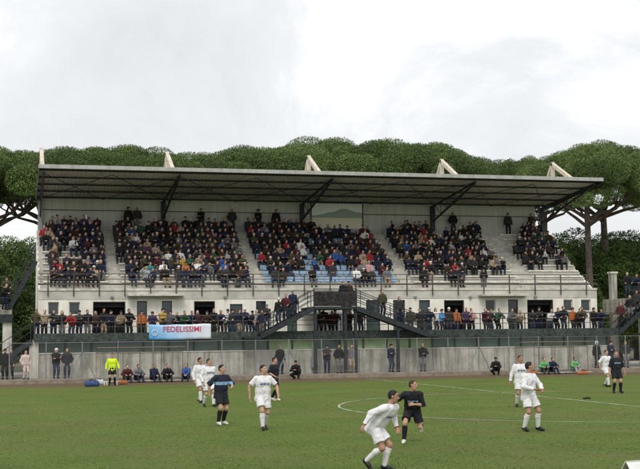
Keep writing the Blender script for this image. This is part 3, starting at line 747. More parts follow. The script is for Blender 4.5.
    if fr_.mean() is not None:
        fsign = 1 if (fwd@V(0, -1, 0)) > 0 or abs(J['sy']) > 1.4 else -1; fr_ = fr_*fsign
    if shirt_band == 'band': mi = np.where((np.abs(up+.03) < .045) & (np.abs(lat) < .30), 1, mi)
    if shirt_band == 'text':
        let = (np.sin(lat*150)+.8*np.sin(lat*67+1)+.5*np.sin(up*200+lat*90)) > -.75
        mi = np.where((np.abs(up+.005) < .030) & (np.abs(lat) < .135) & (fr_ > .03) & let, 1, mi)
    link('shirt', np_mesh('shirt', vs, q, mi, [kit, sky_band if kit is not kit_white else navy_print, trim_r if kit is kit_white else kit]), body)
    # shorts
    pr = [cone(pel-hx*.075, pel+hx*.075, .128, .128, .05)]
    for i in (0, 1):
        h, k = J['hip'][i], J['kn'][i]; pr.append(cone(h, h+(k-h)*.74, .108, .112, .03, 0, True))
    vs, q, mi = polygonize(pr, RES, foldnoise(.0045, phase+2), [(pel+sp*.09, sp)])
    link('shorts', np_mesh('shorts', vs, q, mi, [shorts_m or kit]), body)
    for i in (0, 1):
        k, a, t = J['kn'][i], J['an'][i], J['toe'][i]
        cm = k+(a-k)*.34+nrm(np.cross(np.cross(a-k, t-a), a-k))*-.018
        vs, q, mi = polygonize([cone(a, cm, .047, .068, .02), cone(cm, k+(a-k)*.12, .068, .062, .02, 0, True)], RES, foldnoise(.002, phase))
        link('sock', np_mesh('sock', vs, q, mi, [sock or (sock_w if kit is kit_white else sock_k)]), body)
        d = nrm(t-a); dn = nrm(V(0, 0, -1)-d*(V(0, 0, -1)@d))
        vs, q, mi = polygonize([cone(a+dn*.01-d*.02, a+d*.10+dn*.0, .050, .044, .03), cone(a+d*.09, t+d*.012, .044, .032, .03), cone(a+dn*.035-d*.025, t+d*.02+dn*.002, .030, .022, .015, 1)], RES*.85)
        link('boot', np_mesh('boot', vs, q, mi, [boot, boot_k]), body)
    return body
D = math.radians
WALK = dict(pel=(0,0,.91), top=(0,-.03,.50), an=((-.09,-.24,.09), (.10,.20,.12)), fp=(-5, 22), ha=((-.31,.04,.86), (.32,-.16,.88)))
STAND = dict(pel=(0,0,.925), an=((-.14,0,.085), (.14,-.05,.085)), ha=((-.33,-.05,.86), (.33,-.05,.86)))
ppl = []
def G(px, py): p = onz(px, py); return (p[0], p[1], 0.0)
player(G(263, 430), D(8), dict(WALK, look=22, ha=((-.36,.02,.90), (.36,-.20,.95)), eh=((-.9,.4,0), (.9,.5,0))), 'player in white short-sleeved kit walking ahead of a dark-kitted opponent', kit_white, .62, hairK, skinA, 'text', phase=.3, scale=.985)
player(G(221, 425), D(26), dict(WALK, an=((-.14,-.06,.085), (.13,.08,.085)), fp=(0, 0), look=16, ha=((-.36,.06,.92), (.16,-.30,1.06)), eh=((-.9,.4,0), (1,.5,-.2))), 'player in navy shirt with light blue chest band and pale boots', kit_navy, .85, hairK, skinA, 'band', boot=boot_w, phase=1.1, shorts_m=kit_black, scale=.97)
player(G(199.5, 403), D(24), dict(WALK, look=20, ha=((-.30,-.10,.86), (.22,-.26,1.0))), 'player in long-sleeved white kit, farther of the walking white pair', kit_white, 2, hairK, skinB, None, phase=1.7, scale=.99)
player(G(208.5, 407), D(16), dict(WALK, an=((-.10,.18,.12), (.10,-.22,.09)), fp=(20, -5), look=25, ha=((-.28,-.14,.88), (.30,.0,.85))), 'player in long-sleeved white kit, nearer of the walking white pair', kit_white, 2, hairB, skinA, 'text', phase=2.3, scale=.99)
player(G(274, 401), D(38), dict(WALK, look=12, ha=((-.26,-.24,1.0), (.33,.05,.90))), 'player in black kit half hidden behind white short-sleeved player', kit_black, .85, hairK, skinA, None, boot=boot_w, phase=.9, scale=.97)
player(G(378, 471), D(52), dict(pel=(0,.05,.86), top=(.02,-.31,.40), an=((-.12,.20,.20), (.08,-.10,.085)), fp=(45, 0), sy=-.25, hy=.1, look=8, nod=.12,
    ha=((-.44,.10,.92), (.30,-.30,.82)), eh=((-.6,1,.3), (.8,.6,.2))), 'player in long-sleeved white kit leaning forward into a run', kit_white, 2, hairK, skinB, 'text', phase=.1, scale=.925)
player(G(406, 443), D(-28), dict(pel=(.16,.14,.83), top=(.05,-.26,.44), an=((-.02,-.16,.085), (.30,.56,.42)), fp=(0, 55), ft=(0, 10), sy=.2, look=72,
    ha=((-.24,-.22,.86), (.26,-.20,.98)), eh=((-.9,.6,0), (.8,.7,-.3))), 'player in black kit chasing close behind the leaning white player', kit_black, .9, hairB, skinA, 'text', boot=boot_w, phase=2.9, scale=.90)
player(G(521, 407), D(-6), dict(WALK, an=((-.11,.12,.10), (.11,-.12,.085)), fp=(12, 0), look=10, ha=((-.36,-.02,.86), (.30,-.10,.86))), 'player in long-sleeved white kit facing forward behind a teammate', kit_white, 2, hairB, skinB, 'text', phase=1.3, scale=1.0)
player(G(529.5, 431), D(20), dict(WALK, an=((-.16,.02,.085), (.20,-.10,.085)), fp=(0, 0), look=48, sy=.2, ha=((-.10,-.30,1.06), (.18,-.30,1.02)), eh=((-1,.5,-.2), (1,.5,-.2))), 'player in long-sleeved white kit with hands held at his waist', kit_white, 2, hairK, skinB, None, phase=.6, scale=1.0)
player(G(606.5, 387), D(18), dict(WALK, look=0, ha=((-.34,.05,.9), (.34,-.15,.9))), 'player in white kit walking beside the player in all black', kit_white, .8, hairB, skinA, None, phase=2.0, scale=.98)
player(G(617, 393), D(-6), dict(STAND, look=-10), 'player in all black kit with pale chest lettering standing still', kit_black, .9, hairB, skinA, 'text', phase=1.9, scale=.99)
hiviz = mat('fluorescent_yellow_fabric', (.62, .80, .03), .8, .08, 5)
pitch_side = 'people beside the pitch'
player(G(112, 385.5), D(5), dict(STAND, ha=((-.34,-.05,.88), (.36,-.12,.9)), look=-15), 'steward in fluorescent yellow jacket and black shorts beside bags', hiviz, 2, hairB, skinA, None, jacket=True, shorts_m=kit_black, sock=sock_k, phase=.4, scale=.98, group=pitch_side, cat='steward')

# ---- spectators: one continuous clothed mesh each, five colour slots
def spectator_prims(J, cap=0, long_=False):
    pel, nb, sp = J['pel'], J['nb'], J['sp']; L_ = np.linalg.norm(nb-pel); sx = yawv((1, 0, 0), J['sy'])
    P_ = [cone(pel-V(.09, 0, 0), pel+V(.09, 0, 0), .125, .125, .05, 2)]
    P_ += [cone(pel+sp*L_*.05-sx*.085, pel+sp*L_*.78-sx*.10, .132, .128, .05, 1), cone(pel+sp*L_*.05+sx*.085, pel+sp*L_*.78+sx*.10, .132, .128, .05, 1)]
    P_ += [cone(pel+sp*L_*.12-sx*.09, pel+sp*L_*.12+sx*.09, .135, .135, .06, 1), cone(pel+sp*L_*.45-sx*.085, pel+sp*L_*.45+sx*.085, .135, .135, .06, 1), cone(pel+sp*L_*.78-sx*.11, pel+sp*L_*.78+sx*.11, .13, .13, .06, 1),
           cone(J['sh'][0], J['sh'][1], .085, .085, .06, 1), cone(nb-V(0, 0, .02), nb+V(0, 0, .03), .085, .08, .03, 1)]
    for i in (0, 1):
        h, k, a, t = J['hip'][i], J['kn'][i], J['an'][i], J['toe'][i]; e_, w_, s = J['el'][i], J['wr'][i], J['sh'][i]
        P_ += [cone(h, k, .10, .078, .03, 2), cone(k, a, .075, .058, .03, 2), cone(a-V(0, 0, .035), t, .045, .04, .02, 4), cone(s, e_, .078, .064, .03, 1), cone(e_, w_, .064, .05, .03, 1)]
        d = nrm(w_-e_); P_ += [cone(w_+d*.02, w_+d*.085, .036, .03, .01, 0), cone(w_+d*.085, w_+d*.15+V(0, 0, -.02), .03, .018, .01, 0)]
    P_ += head_prims(J, 0, 3, 0, fine=False)
    R = J['hR']; hc = J['hc']; hr, hf, hu = R
    P_.append(ell(hc+hu*.040-hf*.028, R, (.086, .098, .094), .005, 3)); P_.append(ell(hc-hu*.02-hf*.06, R, (.076, .055, .075), .01, 3))
    if long_: P_ += [cone(hc-hf*.05+hr*.05, hc-hf*.06+hr*.06-hu*.2, .05, .05, .02, 3), cone(hc-hf*.05-hr*.05, hc-hf*.06-hr*.06-hu*.2, .05, .05, .02, 3)]
    if cap: P_ += [ell(hc+hu*.062-hf*.01, R, (.095, .112, .082), .005, 3)]; P_.append(ell(hc+hu*.055+hf*.12, R, (.065, .07, .012), .01, 3)) if cap == 1 else None
    return [p for p in P_ if p]
ST = [dict(pel=(0,0,.92), top=(0,-.06,.50), ha=((-.24,-.36,1.03), (.24,-.36,1.03)), look=8),
      dict(pel=(0,.10,.90), top=(0,-.26,.43), ha=((-.10,-.42,1.04), (.12,-.40,1.05)), eh=((-1,.2,-.4), (1,.2,-.4)), look=-14),
      dict(pel=(0,0,.92), ha=((.10,-.24,1.20), (-.10,-.27,1.16)), eh=((-1,.1,-.6), (1,.1,-.6)), look=20),
      dict(pel=(0,0,.92), ha=((-.22,-.08,.90), (.22,-.08,.90)), eh=((-1,.5,0), (1,.5,0)), look=-5),
      dict(pel=(0,0,.92), ha=((-.05,-.22,1.50), (.10,-.26,1.12)), eh=((-1,-.2,-1), (1,.1,-.6)), look=15),
      dict(pel=(0,0,.925), ha=((-.30,-.03,.85), (.30,-.05,.86)), look=30),
      dict(pel=(0,0,.92), top=(.03,-.05,.50), ha=((-.48,-.25,1.75), (.24,-.34,1.03)), eh=((-1,.3,-.3), (1,.5,0)), look=-20),
      dict(pel=(0,.06,.91), top=(.02,-.16,.47), sy=.2, ha=((-.16,-.40,1.04), (.26,-.30,1.03)), look=-35),
      dict(pel=(0,0,.92), ha=((-.27,.08,.92), (.27,.08,.92)), eh=((-1,.7,0), (1,.7,0)), look=0)]
def sit(lean=.05, ha=((-.13,-.26,.24), (.13,-.26,.24)), look=0, sy=0, kn=.12, tw=0, an=(-.32, -.34), az=-.33, eh=((-1,.4,-.3), (1,.4,-.3))):
    return dict(pel=(0,.13,.13), top=(tw,.02-lean,.49), an=((-kn,an[0],az), (kn,an[1],az)), ha=ha, eh=eh, kh=((-.2,-1,1), (.2,-1,1)), look=look, sy=sy)
SI = [sit(), sit(.02, ((.10,-.13,.40), (-.10,-.16,.37)), 12), sit(.24, ((-.03,-.30,.28), (.05,-.30,.28)), -10), sit(.04, ((-.10,-.22,.22), (.12,-.2,.22)), 32, .15), sit(.03, look=-32, sy=-.15),
      sit(.12, ((-.02,-.32,.36), (.04,-.32,.38)), 5), sit(.22, ((.0,-.22,.50), (.10,-.30,.26)), 15), sit(-.03, ((-.20,-.20,.20), (.20,-.22,.2)), -15, kn=.17), sit(.06, ((-.28,-.18,.75), (.13,-.26,.24)), 0, eh=((-1,-.3,-.5), (1,.4,-.3))),
      sit(.10, ((-.06,-.28,.24), (.06,-.28,.24)), 22, tw=.05), sit(.08, ((.10,-.13,.40), (-.10,-.16,.37)), -22, tw=-.05)]
LOW = [sit(.16, ((-.16,-.34,.34), (.16,-.34,.34)), 8, kn=.15, an=(-.50, -.46), az=-.035), sit(.10, ((-.05,-.40,.30), (.08,-.40,.30)), -12, kn=.17, an=(-.46, -.52), az=-.035)]
CROUCH = dict(pel=(0,.10,.36), top=(0,-.24,.42), an=((-.14,.06,.085), (.14,-.12,.085)), ha=((-.05,-.42,.55), (.08,-.42,.55)), eh=((-1,.2,-.5), (1,.2,-.5)), kh=((-.3,-1,.6), (.3,-1,.6)), look=10)
defm = mat('jacket_black', (.012, .012, .013), .85, .25, 9)
def proto(pose, cap, long_, res, name='person'):
    vs, q, mi = polygonize(spectator_prims(skeleton(**pose), cap, long_), res, foldnoise(.004, cap+res*100))
    return vs, q, mi
STY = [(0, False), (0, False), (1, False), (0, True), (0, False), (2, False), (0, False), (1, False), (0, True), (0, False), (2, False)]
stand_p = []; sit_p = []; sit_lo = []
for k, p in enumerate(ST):
    c, l_ = STY[k]; stand_p.append((np_mesh('person', *proto(p, c, l_, .021), [defm]*5), c, l_))
for k, p in enumerate(SI):
    c, l_ = STY[(k+3) % 11]; sit_p.append((np_mesh('person', *proto(p, c, l_, .024), [defm]*5), c, l_)); sit_lo.append(proto(p, c, l_, .036))
low_p = [np_mesh('person', *proto(p, 0, False, .02), [defm]*5) for p in LOW]
crouch_me = np_mesh('person', *proto(CROUCH, 2, False, .02), [defm]*5)
PAL = {'black': (.011,.011,.012), 'charcoal': (.030,.030,.033), 'navy': (.012,.017,.042), 'dark brown': (.038,.024,.017), 'olive': (.055,.055,.027), 'maroon': (.07,.016,.02), 'red': (.27,.025,.03),
       'grey': (.14,.14,.15), 'light grey': (.33,.33,.34), 'beige': (.34,.26,.18), 'white': (.68,.67,.66), 'orange': (.46,.14,.035), 'blue': (.035,.08,.24), 'green': (.028,.085,.05), 'purple': (.06,.035,.08), 'teal': (.03,.20,.20), 'pink': (.50,.28,.27), 'yellow': (.42,.26,.05), 'jeans blue': (.032,.042,.068), 'bright blue': (.06,.25,.52), 'lime': (.13,.34,.13)}
def cm_(c): return mat('jacket_'+c.replace(' ', '_'), PAL[c], .85, .22, 9)
HAIR = {'black hair': hairK, 'brown hair': hairB, 'grey hair': hairG, 'white hair': mat('white_hair', (.55, .54, .52), .7, .2, 40)}
SK = [skinA, skinB, mat('skin_pale', (.52, .33, .25), .55, .08, 12)]
shoe = mat('dark_shoe', (.02, .018, .016), .6, .3, 9)
TOPW = ['black']*30+['charcoal']*18+['navy']*17+['dark brown']*12+['olive']*5+['maroon']*3+['red']*1+['grey']*6+['light grey']*2+['beige']*2+['white']*2+['blue']*1+['green']*1+['purple']*1
TRW = ['jeans blue']*8+['black']*6+['charcoal']*4+['navy']*3+['grey']*2+['beige']*1
def look_of(cap, top=None):
    top = top or rnd.choice(TOPW); tr = rnd.choice(TRW)
    if cap: hc = rnd.choice(['black', 'navy', 'grey', 'white', 'dark brown', 'black']); hd = hc+(' cap' if cap == 1 else ' woolly hat'); hm = cm_(hc)
    else: hd = rnd.choice(['black hair', 'brown hair', 'brown hair', 'grey hair', 'black hair']); hm = HAIR[hd]
    return top, tr, hd, hm
def spawn(me, loc, rz, lk, label, group, sc=1.):
    top, tr, hd, hm = lk
    o = link('person', me, None, loc, rz); o.scale = (sc,)*3
    for i, m in enumerate((rnd.choice(SK), cm_(top), cm_(tr), hm, shoe)):
        o.material_slots[i].link = 'OBJECT'; o.material_slots[i].material = m
    tag(o, label, 'spectator', group); return o
USED = set()
STD = ['hands on rail', 'leaning forward', 'arms folded', 'hands lowered', 'hand at chin', 'arms hanging', 'arm raised', 'leaning sideways', 'hands behind']
SID = ['hands on knees', 'arms crossed', 'hunched forward', 'turning aside', 'upright', 'hands clasped', 'chin on hand', 'knees apart', 'arm raised', 'hands together', 'arms tucked']
def uniq(lb, tr, ps):
    tr = 'blue jeans' if tr == 'jeans blue' else tr+' trousers'
    for c in (lb, lb+', '+tr, lb+', '+ps, lb+', '+tr+', '+ps):
        if c not in USED: break
    USED.add(c); return c
def standing(x, y, z, top=None, rz=None, where='', group='', pose=None, verb='standing', sc=None):
    k = pose if pose is not None else rnd.choice([0, 1, 2, 3, 4, 5, 7])
    me, c, l_ = stand_p[k]; lk = look_of(c, top)
    lb = uniq(f'{lk[0]}-jacketed spectator, {lk[2]}, {where}', lk[1], STD[k])
    return spawn(me, (x, y, z), rz if rz is not None else D(rnd.uniform(-25, 25)), lk, lb, group, sc or rnd.uniform(.93, 1.03))

# balcony row behind the railing
BAL = [(37,'olive'),(44,'beige'),(53,'charcoal'),(62,'black'),(71,'red'),(79,'charcoal'),(88,'black'),(96,'dark brown'),(104,'black'),(111,'navy'),(121,'beige'),(130,'black'),(142,'orange'),(152,'purple'),(163,'yellow'),(170,'grey'),(177,'black'),(184,'green'),(190,'navy'),(199,'maroon'),(207,'dark brown'),
       (214,'black'),(220,'navy'),(227,'white'),(233,'charcoal'),(240,'navy'),(246,'navy'),(252,'charcoal'),(257,'light grey'),(263,'navy'),
       (319,'dark brown'),(324,'black'),(331,'maroon'),(336,'dark brown'),(351,'black'),(361,'charcoal'),
       (412,'olive'),(421,'black'),(430,'navy'),(437,'white'),(443,'bright blue'),(450,'dark brown'),(456,'orange'),(466,'purple'),(473,'pink'),(485,'maroon'),(491,'charcoal'),(500,'green'),(511,'grey'),(522,'beige'),(532,'charcoal'),(541,'black'),(550,'white'),(558,'navy'),(566,'black'),(574,'orange'),(579,'dark brown'),(585,'olive'),(594,'black'),(600,'navy')]
for k, (q, c) in enumerate(BAL):
    p = ony(q, 325, 72.85); ps = None
    if q == 44: ps = 6
    if q == 319 or q == 351: ps = 1
    wh = 'at the balcony railing'
    if 149 <= q <= 211: wh = 'behind the banner'
    elif q < 92: wh = 'at pale pier end of balcony'
    elif q < 149: wh = 'at the balcony beside the banner'
    elif q < 300: wh = 'between banner and metal staircase'
    elif q < 400: wh = 'beneath the staircase landing'
    elif q < 480: wh = 'at balcony railing past the staircase'
    elif q < 560: wh = 'at balcony railing below the canopy end'
    else: wh = 'at the balcony end near the pines'
    if X0-.2 < p[0] < X1+.05: standing(p[0]+rnd.uniform(-.06, .06), 72.85+rnd.uniform(0, .35), ZB, c, None, wh, 'spectators on the balcony', ps)
# on the staircase flights and the landing
for q, c, t in ((271,'charcoal',.14),(281,'black',.36),(287,'maroon',.50),(293,'navy',.62)):
    x = xl+(xa-xl)*t; z = ZB+.07+(ZP-.05-ZB)*t-.0
    standing(x, 71.45+.5*rnd.random()*.6, z, c, D(rnd.uniform(-40, 20)), 'on the metal flight toward the banner', 'spectators on the metal staircase', rnd.choice([0, 2, 3, 5]), sc=.94)
for t, c in ((.38, 'olive'), (.62, 'charcoal')):
    x = xb+(xr_-xb)*t; z = ZP+.02+(ZB+.05-ZP)*t
    standing(x, 71.6, z, c, D(10), 'on the metal flight away from the banner', 'spectators on the metal staircase', 3, sc=.95)
for q, c in ((347,'black'),(354,'dark brown')):
    p = ony(q, 295, 71.8); standing(p[0], 72.1+.9*rnd.random(), ZP, c, D(rnd.uniform(-20, 20)), 'on the staircase landing', 'spectators on the metal staircase', rnd.choice([2, 3, 5]), sc=.93)
# platforms at both ends
for row in range(3):
    for q in np.arange(-3.4, .1, .62):
        if rnd.random() < .84: standing(q+rnd.uniform(-.12, .12), 73.2+.95*row+.25*rnd.random(), ZPL+.353*row if row else ZPL, None, D(rnd.uniform(0, 40)), f"{['front','middle','back'][row]} row, platform by pale pier", 'spectators on the raised platforms')
for row in range(3):
    for q in np.arange(41.5, 46., .62):
        if rnd.random() < .8: standing(q+rnd.uniform(-.12, .12), 73.2+.95*row+.25*rnd.random(), 4.2+.353*row if row else 4.2, None, D(rnd.uniform(-40, 0)), f"{['front','middle','back'][row]} row, platform by the pines", 'spectators on the raised platforms')
for t, c in ((.25, 'maroon'), (.6, 'black'), (.85, 'charcoal')):
    standing(39.05+2.05*t, 72.9, ZB+1.35*t+.02, c, D(-10), 'on the steps up to the platform', 'spectators on the raised platforms', 3, sc=.95)
# people on the walkway against the stained wall
WALKP = [(5,'black',5,'by the fence at the foot of steps'),(11,'charcoal',3,'by the fence at the foot of steps'),(56,'black',2,'leaning near the pale pier'),(67,'charcoal',3,'leaning near the pale pier'),(280,'black',5,'tall against the stained wall'),
         (327,'charcoal',2,'beside the junction box on walkway'),(339,'black',3,'between two others on the walkway'),(352,'grey',3,'next to a staircase column on walkway'),(391,'navy',2,'alone by the stained wall'),(423,'black',4,'alone by the stained wall'),(597,'black',5,'at the wall end near pines'),(611,'navy',2,'at the wall end near pines'),(626,'charcoal',3,'at the wall end near pines')]
for q, c, ps, wh in WALKP:
    p = ony(q, 370, 71.6); standing(p[0], 71.6, .235, c, D(rnd.uniform(-20, 20)), wh, 'people on the walkway', ps, sc=1.0)
p = ony(25.5, 370, 71.2); me, c, l_ = stand_p[3]
o = spawn(me, (p[0], 71.2, .235), D(20), ('pink', 'grey', 'brown hair', hairB), 'woman in pale pinkish coat on the walkway below the steps', 'people on the walkway', .95)
o.material_slots[1].material = mat('pale_pink_coat', (.62, .50, .46), .85, .1, 6); o.material_slots[2].material = o.material_slots[1].material
for q, wh in ((297, 'near the tall man by the wall'), (497, 'near the dugout with green bibs')):
    p = ony(q, 372, 69.2); spawn(crouch_me, (p[0], 69.3, 0), D(-30), ('black', 'black', 'black woolly hat', cm_('black')), f'person in black crouching at the kerb {wh}', pitch_side, 1.0)

# seated crowd
EMP = []
def dens(b, x, y):
    if b == 0:
        if y < 229: return .95 if 47 < x < 66 or 69 < x < 106 else 0
        if y < 240: return .35 if 61 < x < 67 else .9
        if y < 246: return .85 if 47 < x < 61 or 66 < x < 106 else 0
        if y < 256: return .75 if 51 < x < 59 else (.92 if x > 87 else 0)
        return .86 if x > 48 else 0
    if b == 1:
        if y < 226: return .9 if x < 131 else (.55 if x < 168 else .8)
        if x < 128 and y > 252: return .0
        if 152 < x < 176 and 238 < y < 247: return .1
        if y < 262: return .95
        return .95 if x < 136 or 215 < x < 245 else .62
    if b == 2:
        if 306.5 < x < 313.5: return .12
        if 308 < x < 366 and y < 225: return 0
        if x < 270 and y > 257: return .05
        if y > 264.5: return .95 if 271 < x < 289 or 358 < x < 372 else .12
        if y > 256: return .65
        if 330 < x < 346 and 228 < y < 239: return .35
        return .95
    if b == 3:
        if y < 227: return .8 if x < 430 else (.7 if 468 < x < 482 else .05)
        if y < 240: return .95 if x < 431 else (.35 if x < 445 else (.92 if x < 468 else (.5 if x < 489 else 0)))
        if y < 247: return .95 if x < 431 else (.4 if x < 462 else (.85 if x < 494 else 0))
        if y < 262: return .88
        return .95 if 447 < x < 463 else (.3 if 412 < x < 431 or 474 < x < 484 else 0)
    if y < 226: return .9 if 522 < x < 546 else 0
    if y < 236: return .92 if 517 < x < 549 else 0
    if y < 246: return .85 if 516 < x < 531 or 535 < x < 541 or 547 < x < 553 else 0
    if y < 256: return .92 if 522 < x < 546 or 556 < x < 568 else 0
    return 0
BN = ['pale pier end block', 'block above the banner', 'blue seat block', 'wide pine-side block', 'pine trunk end block']
ORD = ['', 'front', 'second', 'third', 'fourth', 'fifth', 'sixth', 'seventh', 'eighth', 'ninth', 'top']
seats = []
for b, (a0, b0) in enumerate(BL):
    for i in range(1, NR):
        n = int((b0-a0)/(.5 if b == 2 else .43))
        for j in range(n):
            x = a0+.22+j*(.5 if b == 2 else .43); y = YT0+TREAD*i; z = ZT0+RISE*i
            hx_, hy_ = proj((x, y+.1, z+.75))
            if rnd.random() < dens(b, hx_, hy_): seats.append([i, b, x+(rnd.uniform(-.10, .10) if b != 2 else rnd.uniform(-.05, .05)), y+rnd.uniform(0., .10), z+.10, hx_, hy_, None])
for q, r, c in ((64,263,'red'),(75,245,'white'),(262,253,'red'),(168,256,'white'),(169,264,'white'),(152,262,'teal'),(187,263,'orange'),(181,262,'yellow'),(469,250,'red'),(453,266,'red'),(428,260,'red'),(366,260,'beige'),(371,262,'pink'),(243,262,'olive'),
                (139,238,'white'),(130,235,'beige'),(302,247,'white'),(431,238,'white'),(280,252,'beige'),(95,268,'beige'),(420,253,'beige'),(358,263,'maroon'),(155,250,'beige'),(212,235,'light grey'),(222,258,'blue'),(87,240,'maroon'),(134,258,'purple')):
    s = min(seats, key=lambda s: (s[5]-q)**2+(s[6]-r)**2); s[7] = c
nst = sum(1 for o in COL.objects if o.get('category') == 'spectator')
seats.sort(key=lambda s: (s[7] is None, s[0], rnd.random()))
NIND = 300-nst-10
rest_v = []; rest_q = []; rest_m = []; off = 0; pal_list = []; pal_ix = {}
def pix(m):
    if m.name not in pal_ix: pal_ix[m.name] = len(pal_list); pal_list.append(m)
    return pal_ix[m.name]
for n, (i, b, x, y, z, hx_, hy_, c) in enumerate(seats):
    k = rnd.randrange(len(sit_p)); me, cp_, l_ = sit_p[k]; lk = look_of(cp_, c); rz = D(rnd.gauss(0, 20)); sc = rnd.uniform(.86, 1.06)
    if n < NIND:
        spawn(me, (x, y, z), rz, lk, uniq(f'{lk[0]}-jacketed spectator, {lk[2]}, {ORD[i]} row, {BN[b]}', lk[1], SID[k]), 'seated spectators in the stand', sc)
    else:
        vs, q, mi = sit_lo[k]; ca, sa = math.cos(rz)*sc, math.sin(rz)*sc
        rest_v.append(np.stack([vs[:, 0]*ca-vs[:, 1]*sa+x, vs[:, 0]*sa+vs[:, 1]*ca+y, vs[:, 2]*sc+z], 1)); rest_q.append(q+off); off += len(vs)
        tab = np.array([pix(rnd.choice(SK)), pix(cm_(lk[0])), pix(cm_(lk[1])), pix(lk[3]), pix(shoe)]); rest_m.append(tab[mi])
if rest_v:
    o = link('seated_crowd', np_mesh('seated_crowd', np.concatenate(rest_v), np.concatenate(rest_q), np.concatenate(rest_m), pal_list))
    tag(o, 'dense seated crowd filling the upper rows of the stand', 'crowd', kind='stuff')
for q, c, ps in ((128,'black',5),(137,'charcoal',3),(201,'black',2),(232,'charcoal',3),(258,'black',2),(276,'black',5),(453,'black',3),(508,'charcoal',5),(531,'dark brown',4)):
    p = ony(q, 225, YT0+TREAD*10+.4); standing(p[0], p[1], ZT0+RISE*10+.003, c, D(rnd.uniform(-20, 20)), 'standing against the back wall', 'spectators standing along the back wall', ps, sc=.98)
print('seats', len(seats), 'standing', nst)

# dugouts with substitutes
clear = mat('clear_plastic', (.8, .82, .8), .12, .02, 3, trans=1., spec=.4)
def dugout(q0, q1, label, subs, who):
    a = ony(q0, 370, 69.2)[0]; b = ony(q1, 370, 69.2)[0]; wd_ = b-a
    d = tag(empty('dugout_shelter', (a, 69.2, 0)), label, 'dugout')
    for x in np.linspace(0, wd_, 5):
        MB().tube([(x, .55, 0), (x, .55, 1.7), (x, .35, 1.93), (x, -.35, 2.0)], .022, 6).build('frame_hoop', wood, d)
    for z, y in ((2.0, -.35), (1.72, .55), (.03, .55)): MB().tube([(0, y, z), (wd_, y, z)], .022, 6).build('frame_rail', wood, d)
    for x0_, x1_ in zip(np.linspace(0, wd_, 5)[:-1], np.linspace(0, wd_, 5)[1:]):
        part('roof_sheet', clear, d, (x0_+.03, x1_-.03, -.33, .33, 2.022, 2.030))
    bm = tag(empty('substitutes_bench', (a+.1, 69.25, 0)), 'low white bench '+who, 'bench')
    part('seat_board', frame_m, bm, (0, wd_-.2, -.18, .20, .08, .12), bevel=.01)
    for x in np.linspace(.2, wd_-.4, 4): part('leg', galv, bm, (x-.03, x+.03, -.12, .12, 0, .08))
    for q, c, ps, tr in subs:
        x = ony(q, 372, 69.2)[0]; me = low_p[ps % 2]; lk = (c, tr, 'brown hair', hairB)
        spawn(me, (x, 69.12, .122), D(rnd.uniform(-20, 20)), lk, f'substitute in {c} top and {tr} trousers seated {who}', pitch_side, .96)['category'] = 'substitute'
dugout(97, 184, 'low brown-framed dugout shelter behind the yellow steward', [(127,'maroon',0,'charcoal'),(138,'grey',4,'navy'),(154,'navy',1,'navy'),(167,'black',2,'black'),(186,'blue',7,'navy')], 'in dugout near the steward')
dugout(520, 592, 'low brown-framed dugout shelter near the green bibs', [(543.5,'lime',0,'charcoal'),(552,'navy',2,'navy'),(574,'lime',6,'light grey')], 'in dugout with green bibs')

# ---------------------------------------------------------------- bags and bottles by the touchline
def bag(px, py, col, label, ln=.62, r=.15, rz=0.):
    p = onz(px, py); o = tag(empty('sports_bag', (p[0], p[1], 0), rz), label, 'bag')
    m = mat('bag_'+label.split()[0], col, .8, .2, 8)
    pr = [cone((-ln/2+r, 0, r*.95), (ln/2-r, 0, r*.95), r, r, .05), cone((-ln/2+r*.8, 0, r*.6), (ln/2-r*.8, 0, r*.6), r*.7, r*.7, .06)]
    vs, q, mi = polygonize(pr, .016, foldnoise(.006, ln), [((0, 0, .004), V(0, 0, -1))])
    link('bag_body', np_mesh('bag_body', vs, q, mi, [m]), o)
    for s in (-1, 1):
        MB().tube([(-ln*.22, s*r*.8, r*1.1), (-ln*.18, s*r*.7, r*1.95), (0, s*r*.5, r*2.25), (ln*.18, s*r*.7, r*1.95), (ln*.22, s*r*.8, r*1.1)], .014, 6).build('handle', kit_black, o, smooth=True)
bag(92, 386.5, (.05, .08, .20), 'blue sports bag on the grass beside the steward', .8, .17, .2)
bag(99.5, 384.5, (.55, .57, .60), 'white sports bag beside the blue bag', .5, .15, -.4)
bag(123, 384.5, (.38, .15, .06), 'orange sports bag on the earth next to steward', .5, .13, .3)
for q, lb in ((532, 'orange training bag between the dugout substitutes and the pitch'), (583, 'orange training bag at the dugout end nearest the pines')): bag(q, 374.5, (.36, .14, .06), lb, .8, .12, .1)
white_pl = mat('white_plastic', (.70, .70, .68), .35, .05, 9); capb = mat('blue_cap', (.05, .12, .4), .4)
for q in (104.5, 107, 109.2, 114.6, 116.8):
    p = onz(q, 385.6+rnd.uniform(-.5, .5)); o = tag(empty('water_bottle', (p[0], p[1], 0)), 'white plastic water bottle standing at the steward\'s feet', 'bottle', 'bottles by the steward')
    m = MB(); m.tube([(0,0,0),(0,0,.01),(0,0,.17),(0,0,.20),(0,0,.215)], [.034,.04,.04,.028,.016], 10); m.build('bottle_body', white_pl, o, smooth=True)
    m = MB(); m.tube([(0,0,.213),(0,0,.235),(0,0,.25)], [.02,.02,.008], 8); m.build('cap', capb, o)
# white a-frame board whose end shows in the corner near the touchline
p = onz(636, 487); o = tag(empty('ground_board', (p[0], p[1], 0), D(14)), 'white tent-shaped board standing on the near grass', 'board')
for s in (-1, 1):
    m = MB(); m.prism([(s*.32, 0), (s*.02, .40), (s*.003, .40), (s*.30, 0)], -.20, 2.6); m.build('board_face', white_pl, o, bevel=.004)
m = MB(); m.box(-.20, 2.6, -.018, .018, .402, .415); m.build('ridge_strip', frame_m, o)

